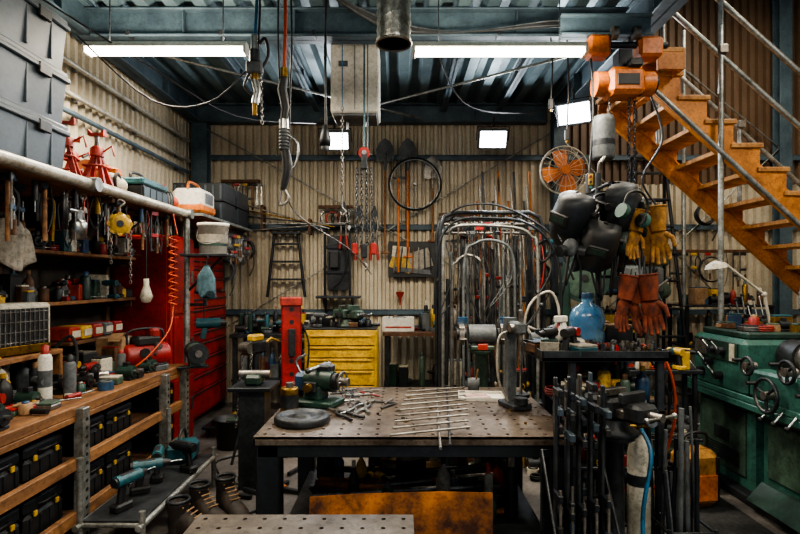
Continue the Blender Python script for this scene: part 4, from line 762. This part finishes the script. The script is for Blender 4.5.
for k in range(14): x=1.03+.04*k; b.tube([(x,3.42,2.1),(x+q.uniform(-.05,.05),3.3,1.9-.05*(k%3)),(x+q.uniform(-.05,.05),3.32,q.uniform(1.45,1.7)),(x+.03,3.36,1.75)],.007,[BLK,BLK,DSTL,TEAL,BLK,GRY,BLK][k%7],k=5)
b.done()
b=B('bundle_of_bar_clamps'); q=random.Random(17)
for k in range(20):
    x=.72+.0135*k; y=2.47+.045*(k%4); h=1.12-.035*(k%5); b.box((x,y,.03+h/2),(.014,.03,h),[DSTL,BLKM,STEEL,TOTE][k%4],(0.02*(k%3),q.uniform(-.015,.015),0)); b.box((x,y-.04,h-.03-.06*(k%3)),(.024,.1,.035),[BLKM,TOTE,BLK][k%3])
    b.box((x,y-.04,h*.55-.05*(k%2)),(.022,.1,.035),[BLKM,DSTL][k%2]); b.cyl((x,y-.08,h*.55-.16),(x,y-.08,h*.55+.04),.007,STEEL,n=6); b.cyl((x,y-.08,h*.55-.22),(x,y-.08,h*.55-.13),.013,[BLK,TOTE,BLU][k%3],n=8)
b.done()
b=B('clamp_floor_stand'); b.bb(.70,1.01,2.36,2.68,0,.03,DSTL)
for (a,d) in((.71,2.67),(1.0,2.67)): b.cyl((a,d,.03),(a,d,.75),.008,DSTL)
for (a,d) in((.71,2.37),(1.0,2.37)): b.cyl((a,d,.03),(a,d,.35),.008,DSTL)
b.tube([(.71,2.37,.35),(1.0,2.37,.35)],.008,DSTL,6); b.tube([(.71,2.37,.35),(.71,2.67,.75),(1.0,2.67,.75),(1.0,2.37,.35)],.008,DSTL,6); b.done()
b=B('vise_pedestal'); b.lathe((0,0,0),[(0,0),(.16,0),(.16,.02),(.05,.05),(.045,.76),(.1,.78),(.1,.80)],DSTL); b.done((1.12,2.78,0))
vise('bench_vise',(1.12,2.78,.80),.5,DSTL,1.15)
b=B('steel_bar_stock_bin'); 
for k in range(22):
    q=random.Random(k+300); x=1.5+q.uniform(-.1,.1); y=2.85+q.uniform(-.1,.1); b.cyl((x,y,.03),(x+q.uniform(-.05,.05),y+q.uniform(-.05,.05),q.uniform(.5,.95)),q.uniform(.006,.014),q.choice([STEEL,DSTL,BLKM,BLKM,GRY]),n=7)
for z in(.03,.3): b.tube([(1.38,2.73,z),(1.62,2.73,z),(1.62,2.97,z),(1.38,2.97,z)],.01,DSTL,6,True)
for x in(1.38,1.62):
    for y in(2.73,2.97): b.cyl((x,y,0),(x,y,.32),.01,DSTL)
b.bb(1.38,1.62,2.73,2.97,.01,.03,DSTL); b.done()
b=B('gray_gas_cylinder'); b.lathe((0,0,0),[(0,0),(.055,0),(.06,.02),(.06,.66),(.05,.71),(.022,.75),(.022,.77)],CRM,n=20); b.cyl((0,0,.76),(0,0,.83),.018,BRS); b.cyl((-.05,0,.81),(.05,0,.81),.012,BRS); b.cyl((.06,-.03,.84),(.06,0,.84),.03,CHR); b.lathe((0,0,0),[(.061,.5),(.061,.56)],DSTL,n=20); b.done((1.29,2.88,0))
b=B('blue_air_hose'); b.tube([(1.29,2.85,.8),(1.28,2.72,.7),(1.22,2.68,.4),(1.22,2.6,.1),(1.3,2.45,.014),(1.6,2.4,.014)],.011,BLUH,k=6); b.done()
b=B('orange_gas_hose'); b.tube([(1.5,3.3,1.2),(1.6,3.2,1.1),(1.68,3.25,.8),(1.68,3.4,.45),(1.72,3.6,.2),(1.65,3.8,.02),(1.4,3.9,.012)],.009,ORB,k=6); b.tube([(1.52,3.3,1.14),(1.58,3.2,1.0),(1.64,3.25,.8),(1.62,3.4,.45),(1.66,3.7,.2),(1.55,3.8,.02)],.008,BLK,k=6); b.done()
b=B('rear_storage_rack')
for x in(1.55,2.55):
    for y in(5.3,5.8): b.bb(x-.02,x+.02,y-.02,y+.02,0,2.0,BLKM)
for z in(.15,.6,1.05,1.45,1.85): b.bb(1.53,2.57,5.28,5.82,z,z+.025,BLKM)
b.done()
b=B('rack_supplies')
for i,z in enumerate((.176,.626,1.076,1.476,1.876)): clutter(b,1.62,2.48,5.34,5.72,z,42,.35,90+i)
b.done()
b=B('vertical_bandsaw'); b.bb(-.2,.2,-.18,.18,0,.75,DGRN,.02); b.bb(-.28,.28,-.22,.22,.9,.93,STEEL); b.bb(-.12,.12,-.1,.1,.75,.9,DGRN); b.bb(-.22,-.12,-.1,.1,.75,1.6,DGRN,.02)
b.cyl((0,-.08,1.62),(0,.08,1.62),.22,DGRN,n=28); b.cyl((0,-.085,1.62),(0,-.08,1.62),.18,GRN2,n=28); b.cyl((0,-.1,1.62),(0,-.08,1.62),.03,BLK); b.box((.14,0,1.18),(.012,.02,.5),CHR); b.box((.14,0,1.3),(.05,.05,.12),DSTL); b.box((-.02,-.185,.45),(.2,.01,.3),GRN2); b.done((1.66,4.8,0),(0,0,-.3))
b=B('blue_parts_drum'); b.lathe((0,0,0),[(0,0),(.15,0),(.16,.01),(.16,.2),(.165,.21),(.16,.22),(.16,.42),(.165,.43),(.16,.44),(.16,.56),(0,.56)],TEAL,n=24); b.done((1.75,4.35,0))
b=B('drill_press'); b.box((0,0,.03),(.36,.5,.06),GRN2,bv=.01); b.cyl((0,.12,.06),(0,.12,1.75),.05,STEEL); b.box((0,-.05,.95),(.34,.34,.04),STEEL); b.box((0,.1,.92),(.14,.16,.08),GRN2,bv=.01)
b.box((0,-.04,1.6),(.22,.42,.26),GRY,bv=.03); b.box((0,.0,1.77),(.24,.48,.08),GRN2,bv=.03); b.cyl((0,-.15,1.3),(0,-.15,1.46),.045,CHR); b.cyl((0,-.15,1.2),(0,-.15,1.3),.03,DSTL,r2=.03); b.cyl((0,-.15,1.08),(0,-.15,1.2),.006,CHR)
b.cyl((.1,-.12,1.52),(.17,-.12,1.52),.03,CHR)
for k in range(4): a=k*pi/2+.5; e=(.2,-.12+.19*math.cos(a),1.52+.19*math.sin(a)); b.cyl((.16,-.12,1.52),e,.01,CHR); b.sph(e,.024,BLK)
b.cyl((0,.22,1.5),(0,.36,1.5),.08,GRN2); b.done((2.22,4.85,0),(0,0,-.9))
b=B('assorted_machine_bench_supplies'); b.bb(1.6,2.25,3.95,4.15,.9,.93,DSTL); 
for x in(1.65,2.2):
    for y in(3.98,4.12): b.bb(x-.015,x+.015,y-.015,y+.015,0,.9,DSTL)
clutter(b,1.66,2.2,4.0,4.1,.93,26,.22,99); b.bb(1.6,2.25,3.95,4.15,.4,.42,DSTL); clutter(b,1.66,2.2,4.0,4.1,.42,24,.35,98); clutter(b,1.7,2.05,4.0,4.1,0,12,.35,97); b.done()
b=B('orange_tool_bag'); b.box((0,0,.2),(.28,.2,.4),LEA,bv=.07); b.box((0,-.105,.15),(.2,.02,.18),ORG,bv=.01); b.tube([(-.1,0,.38),(-.08,-.02,.5),(.08,-.02,.5),(.1,0,.38)],.012,BLK,k=4); b.tube([(-.12,-.09,.05),(-.1,-.11,.36)],.012,BLK); b.tube([(.12,-.09,.05),(.1,-.11,.36)],.012,BLK); b.done((2.08,3.78,.012),(0,0,.2))
b=B('rubber_floor_mat'); b.bb(1.7,2.35,2.6,3.92,0,.012,MAT,.004); b.done()
b=B('desk_fan'); b.ring((0,0,0),.29,.009,CRM,(pi/2,0,0),32); b.ring((0,.1,0),.27,.006,CRM,(pi/2,0,0),32); b.ring((0,-.045,0),.2,.003,CRM,(pi/2,0,0),28)
for k in range(20):
    a=k*pi/10; b.tube([(.04*math.cos(a),-.06,.04*math.sin(a)),(.2*math.cos(a),-.05,.2*math.sin(a)),(.29*math.cos(a),0,.29*math.sin(a)),(.26*math.cos(a),.1,.26*math.sin(a)),(.06*math.cos(a),.13,.06*math.sin(a))],.0025,CRM,4)
for k in range(4):
    a=k*pi/2+.4; pts=[(.03,-.05),(.14,-.13),(.22,-.14),(.265,-.04),(.25,.05),(.14,.07),(.03,.04)]
    T=rotm((0,-a,0))@rotm((.25,0,0)); b.add([T@Vector((x,.02,z)) for x,z in pts],[list(range(7))],ORG); 
b.cyl((0,-.065,0),(0,.05,0),.055,ORG); b.cyl((0,.08,0),(0,.2,0),.07,CRM); b.box((0,.2,-.04),(.06,.1,.06),CRM); b.cyl((0,.18,-.05),(0,.3,-.1),.02,CRM); b.done((1.98,6.42,2.92),(0,0,0))
b=B('orange_electric_chain_hoist'); b.box((0,0,0),(.26,.22,.2),ORG,bv=.03); b.cyl((-.21,0,0),(-.13,0,0),.09,ORG,n=20); b.cyl((.13,0,0),(.22,0,0),.09,ORG,n=20); b.cyl((.22,0,0),(.24,0,0),.07,DSTL,n=20); b.box((0,-.113,0),(.16,.01,.08),BLK); b.box((0,0,.17),(.1,.12,.14),DSTL); b.box((.05,-.1,.12),(.1,.06,.06),BLK,bv=.01)
b.box((-.18,.02,.28),(.16,.14,.16),ORG,bv=.02); b.box((.2,.02,.27),(.18,.14,.15),ORG,bv=.02); b.cyl((-.3,.02,.3),(.34,.02,.3),.025,DSTL)
for x in(-.08,.08):
    for y in(-.05,.09): b.cyl((x-.02,y,.36),(x+.02,y,.36),.05,STEEL)
b.lathe((-.14,0,-.56),[(0,0),(.07,0),(.08,.02),(.08,.28),(.07,.32),(0,.32)],GRY); b.chain((-.1,0,-.1),(-.1,0,-.3),STEEL); b.lathe((-.14,0,-.56),[(.082,.1),(.082,.14)],DSTL)
for dx in(.05,.09): b.chain((dx,0,-.1),(dx,0,-.85),DSTL,.035,.011,.004)
b.cyl((.07,0,-.86),(.07,0,-.95),.035,DSTL); b.tube([(.07,0,-.95),(.07,0,-1.0),(.11,0,-1.04),(.07,0,-1.09),(.03,0,-1.06)],.012,DSTL,k=4); b.tube([(.2,0,-.05),(.3,0,-.4),(.15,0,-.7),(.25,0,-.9)],.008,BLK,k=5); b.done((1.66,3.98,3.06))
ibeam('hoist_jib_beam',(1.2,4.0,3.5),(1.88,4.0,3.5),.16,.1)
b=B('hoist_pendant_control'); b.tube([(0,0,0),(.03,0,-.5),(0,0,-1.0)],.008,BLK,k=4); b.box((0,0,-1.08),(.05,.05,.16),BLK,bv=.01); b.box((0,-.026,-1.05),(.035,.004,.08),YELB)
for k in range(3): b.cyl((0,-.035,-1.03-.04*k),(0,-.026,-1.03-.04*k),.011,[RED,BLK,GRN][k])
b.done((1.42,4.0,3.4))
# ================================================================ STAIRS + SCAFFOLD
b=B('orange_steel_staircase'); sl=.9; X0,Z0=2.15,3.46; L=3.8; an=math.atan(sl)
for y in(4.5,5.42):
    xm=X0+L/2; zm=Z0-sl*L/2; LL=L/math.cos(an); b.box((xm,y,zm-.2),(LL,.02,.15),STO,(0,an,0)); 
    for q in(-1,1): b.box((xm+q*.075*math.sin(an),y+.02*(1 if y<5 else -1),zm-.2+q*.075*math.cos(an)),(LL,.06,.012),STO,(0,an,0))
n=17
for k in range(n):
    x=X0+(k+.5)*L/n; z=Z0-(k+.5)*L/n*sl; 
    if z<.06: continue
    b.bb(x-.15,x+.12,4.47,5.45,z-.045,z-.005,TREAD,.005)
    for y in(4.5,5.42): b.prism([(-.12,0),(.1,0),(.1,-.2)],.014,STO,(x,y,z-.045))
b.bb(2.05,2.28,4.3,5.6,3.44,3.48,TREAD); b.bb(2.08,2.3,4.3,4.33,3.3,3.44,STO); b.bb(2.08,2.3,5.57,5.6,3.3,3.44,STO); b.bb(2.28,2.30,4.3,5.6,3.3,3.48,STO)
for y in(4.6,4.95,5.3): b.bb(2.08,2.28,y-.02,y+.02,3.36,3.44,STO)
b.done()
b=B('scaffold_handrail')
for y in(4.42,5.5):
    for dz in(.5,.95): b.cyl((2.1,y,3.46+dz),(5.2,y,3.46+dz-.9*3.1),.022,GALV)
    for x in(2.18,2.66,3.5,4.4): zt=3.46-.9*(x-2.15); b.cyl((x,y,(1.25 if (x==2.66 and y<5) else max(0,zt-.1))),(x,y,5.6 if (x in(2.18,2.66) and y<5) else zt+1.0),.022,GALV); b.box((x,y-.02,zt+.5),(.07,.06,.07),STEEL); b.box((x,y-.02,zt+.95),(.07,.06,.07),STEEL)
b.cyl((2.0,4.42,4.5),(3.0,4.42,4.5),.022,GALV); b.cyl((2.0,5.5,4.3),(2.2,5.5,4.3),.022,GALV)
b.cyl((2.05,4.38,3.2),(4.2,4.38,1.2),.02,GALV); b.cyl((3.3,6.2,1.3),(3.3,6.2,4.5),.022,GALV); b.cyl((2.3,6.2,4.3),(5.4,6.2,1.6),.022,GALV); b.done()
# ================================================================ LATHE
b=B('green_metal_lathe')
b.bb(2.55,3.2,3.85,4.55,0,.72,GRN,.02); b.bb(2.55,3.2,2.2,2.9,0,.72,GRN,.02); b.bb(2.62,3.15,2.9,3.85,.12,.66,GRN,.01); b.bb(2.46,3.3,2.1,4.6,0,.07,DSTL,.01)
b.prism([(2.40,.08),(2.55,.08),(2.55,.2),(2.51,.2)],.8,DGRN,(0,3.3,0)); 
b.bb(2.44,3.28,2.15,4.6,.68,.74,GRN,.012); b.bb(2.44,2.46,2.15,4.6,.74,.78,GRN)
b.bb(2.535,2.552,3.92,4.48,.15,.62,GRN2,.004); b.bb(2.53,2.54,4.1,4.3,.35,.45,DSTL); b.bb(2.605,2.622,2.98,3.78,.2,.6,GRN2,.004)
for k in range(6): b.bb(2.53,2.54,3.98,4.42,.2+k*.02,.21+k*.02,BLK)
b.bb(2.7,3.0,2.2,3.95,.78,.86,STEEL); b.bb(2.68,2.76,2.2,3.95,.86,.92,STEEL); b.bb(2.94,3.02,2.2,3.95,.86,.92,STEEL); b.bb(2.68,3.02,2.2,3.95,.74,.78,GRN)
b.bb(2.5,3.12,3.88,4.56,.74,1.16,GRN,.035); b.bb(2.56,3.08,3.92,4.52,1.16,1.21,DGRN,.02); b.bb(2.485,2.503,3.94,4.5,.98,1.13,DGRN,.004); b.bb(2.478,2.486,4.32,4.48,1.0,1.11,STEEL); b.bb(2.478,2.486,3.96,4.02,.99,1.12,CRM)
for y,z in((4.22,1.055),(4.1,1.055),(4.4,.86),(4.15,.86),(4.28,.95)):
    b.cyl((2.44,y,z),(2.5,y,z),.03,DSTL); b.cyl((2.45,y,z),(2.41,y+.05,z+.08),.007,CHR); b.sph((2.41,y+.05,z+.08),.015,BLK)
b.bb(2.52,2.68,3.1,3.86,.76,.96,GRN,.02)
b.cyl((2.85,3.72,1.05),(2.85,3.88,1.05),.12,DSTL,n=24); b.cyl((2.85,3.62,1.05),(2.85,3.73,1.05),.10,STEEL,n=24)
for a in(0,2.1,4.2): b.box((2.85+.06*math.cos(a),3.6,1.05+.06*math.sin(a)),(.04,.05,.03),STEEL,(0,-a,0))
b.bb(2.46,2.66,3.2,3.62,.70,.98,GRN,.02); b.bb(2.5,3.1,3.25,3.55,.93,1.0,DGRN,.015); b.bb(2.6,2.95,3.32,3.48,1.0,1.06,STEEL,.008); b.box((2.8,3.4,1.1),(.1,.1,.09),DSTL); b.cyl((2.8,3.4,1.14),(2.8,3.4,1.2),.02,CHR); b.cyl((2.8,3.4,1.19),(2.72,3.34,1.26),.009,CHR); b.sph((2.72,3.34,1.26),.02,BLK)
def hwheel(b,c,r,ax):
    rot=(0,pi/2,0) if ax=='x' else (pi/2,0,0); b.ring(c,r,.012,DSTL,rot,24); b.ring(c,r-.004,.009,STEEL,rot,24); c=Vector(c)
    for k in range(3):
        a=k*2*pi/3+.4; e=c+(Vector((0,r*math.cos(a),r*math.sin(a))) if ax=='x' else Vector((r*math.cos(a),0,r*math.sin(a)))); b.cyl(c,e,.01,DSTL)
    n_=Vector((-1,0,0)) if ax=='x' else Vector((0,-1,0)); b.cyl(c-n_*.06,c+n_*.02,.028,STEEL); h=c+(Vector((0,r*.8,r*.6)) if ax=='x' else Vector((r*.8,0,r*.6))); b.cyl(h,h+n_*.07,.012,BLK)
hwheel(b,(2.40,3.5,.84),.11,'x'); hwheel(b,(2.42,3.34,1.02),.07,'x'); hwheel(b,(2.42,3.1,.86),.08,'x'); hwheel(b,(2.42,3.72,1.0),.06,'x')
for k in range(3): y=3.28+.12*k; b.cyl((2.44,y,.75),(2.38,y,.68),.008,CHR); b.sph((2.38,y,.68),.017,BLK)
b.cyl((2.56,2.2,.72),(2.56,3.9,.72),.012,STEEL); b.cyl((2.52,2.2,.66),(2.52,3.9,.66),.012,STEEL)
b.bb(2.74,2.98,2.45,2.75,.92,1.15,GRN,.03); b.cyl((2.85,2.75,1.08),(2.85,2.95,1.08),.035,STEEL); hwheel(b,(2.85,2.38,1.08),.09,'y')
b.tube([(2.75,3.6,1.05),(2.7,3.55,1.4),(2.66,3.5,1.5),(2.7,3.42,1.35)],.01,STEEL,k=5); b.tube([(2.9,3.5,1.0),(2.95,3.6,1.35),(2.8,3.7,1.55),(2.7,3.6,1.4)],.008,BLK,k=5); b.done()
b=B('lathe_task_lamp'); b.cyl((0,0,0),(0,0,.03),.05,DSTL); b.cyl((0,0,.03),(-.05,0,.28),.01,CRM); b.cyl((-.05,0,.28),(-.36,0,.52),.01,CRM); b.sph((-.05,0,.28),.02,CRM); b.lathe((-.42,0,.48),[(.08,0),(.065,.03),(.03,.05),(0,.06)],CRM,(0,-.15,0),n=20); b.sph((-.41,0,.49),.025,WHT); b.done((2.85,4.1,1.21))
b=B('lathe_top_tools'); clutter(b,2.62,3.02,3.98,4.45,1.211,30,.16,101); b.chain((2.6,4.0,1.22),(2.9,4.3,1.22),STEEL)
for k in range(6): b.cyl((2.7+.05*k,4.3,1.21),(2.66+.06*k,4.3+.02*k,1.4+.04*(k%3)),.006,CHR,n=6); b.sph((2.66+.06*k,4.3+.02*k,1.4+.04*(k%3)),.013,BLK)
b.done()
b=B('right_rear_shelf'); 
for x in(3.4,4.4): b.bb(x-.02,x+.02,6.3,6.34,0,1.3,BLKM); b.bb(x-.02,x+.02,6.7,6.74,0,1.3,BLKM)
for z in(.3,.8,1.28): b.bb(3.38,4.42,6.28,6.76,z,z+.025,DSTL)
clutter(b,3.45,4.35,6.36,6.68,1.306,24,.3,111); clutter(b,3.45,4.35,6.36,6.68,.826,24,.4,112); b.done()
b=B('floor_power_cables'); b.tube([(-1.2,4.2,.01),(-.95,3.8,.01),(-1.1,3.5,.01),(-.9,3.2,.01)],.009,BLK,k=6); b.tube([(1.6,4.2,.01),(1.9,4.1,.01),(2.0,4.6,.01)],.009,ORB,k=6); b.tube([(-1.5,5.2,.01),(-1.3,5.0,.01),(-1.6,4.7,.01),(-1.5,4.4,.01)],.009,BLK,k=6); b.done()
b=B('scrap_steel_offcuts'); q=random.Random(88)
for k in range(30):
    x=q.choice([q.uniform(-1.3,-.85),q.uniform(-.6,.7)]); y=q.uniform(3.9,4.5); a=q.uniform(0,3); L=q.uniform(.05,.3); b.box((x,y,.02),(L,.03,.03),q.choice([DSTL,RUST,STEEL,BLKM]),(0,0,a),.003)
b.done()
# ---------------------------------------------------------------- camera
cam=bpy.data.cameras.new('Camera'); cam.sensor_width=36; cam.lens=24; cam.shift_y=13/800; cam.clip_start=.05
co=bpy.data.objects.new('Camera',cam); bpy.context.scene.collection.objects.link(co); co.location=(0,0,1.6); co.rotation_euler=(pi/2,0,0); bpy.context.scene.camera=co
sc=bpy.context.scene; sc.view_settings.view_transform='AgX'
try: sc.view_settings.look='AgX - Medium High Contrast'
except Exception: pass
sc.view_settings.exposure=.3
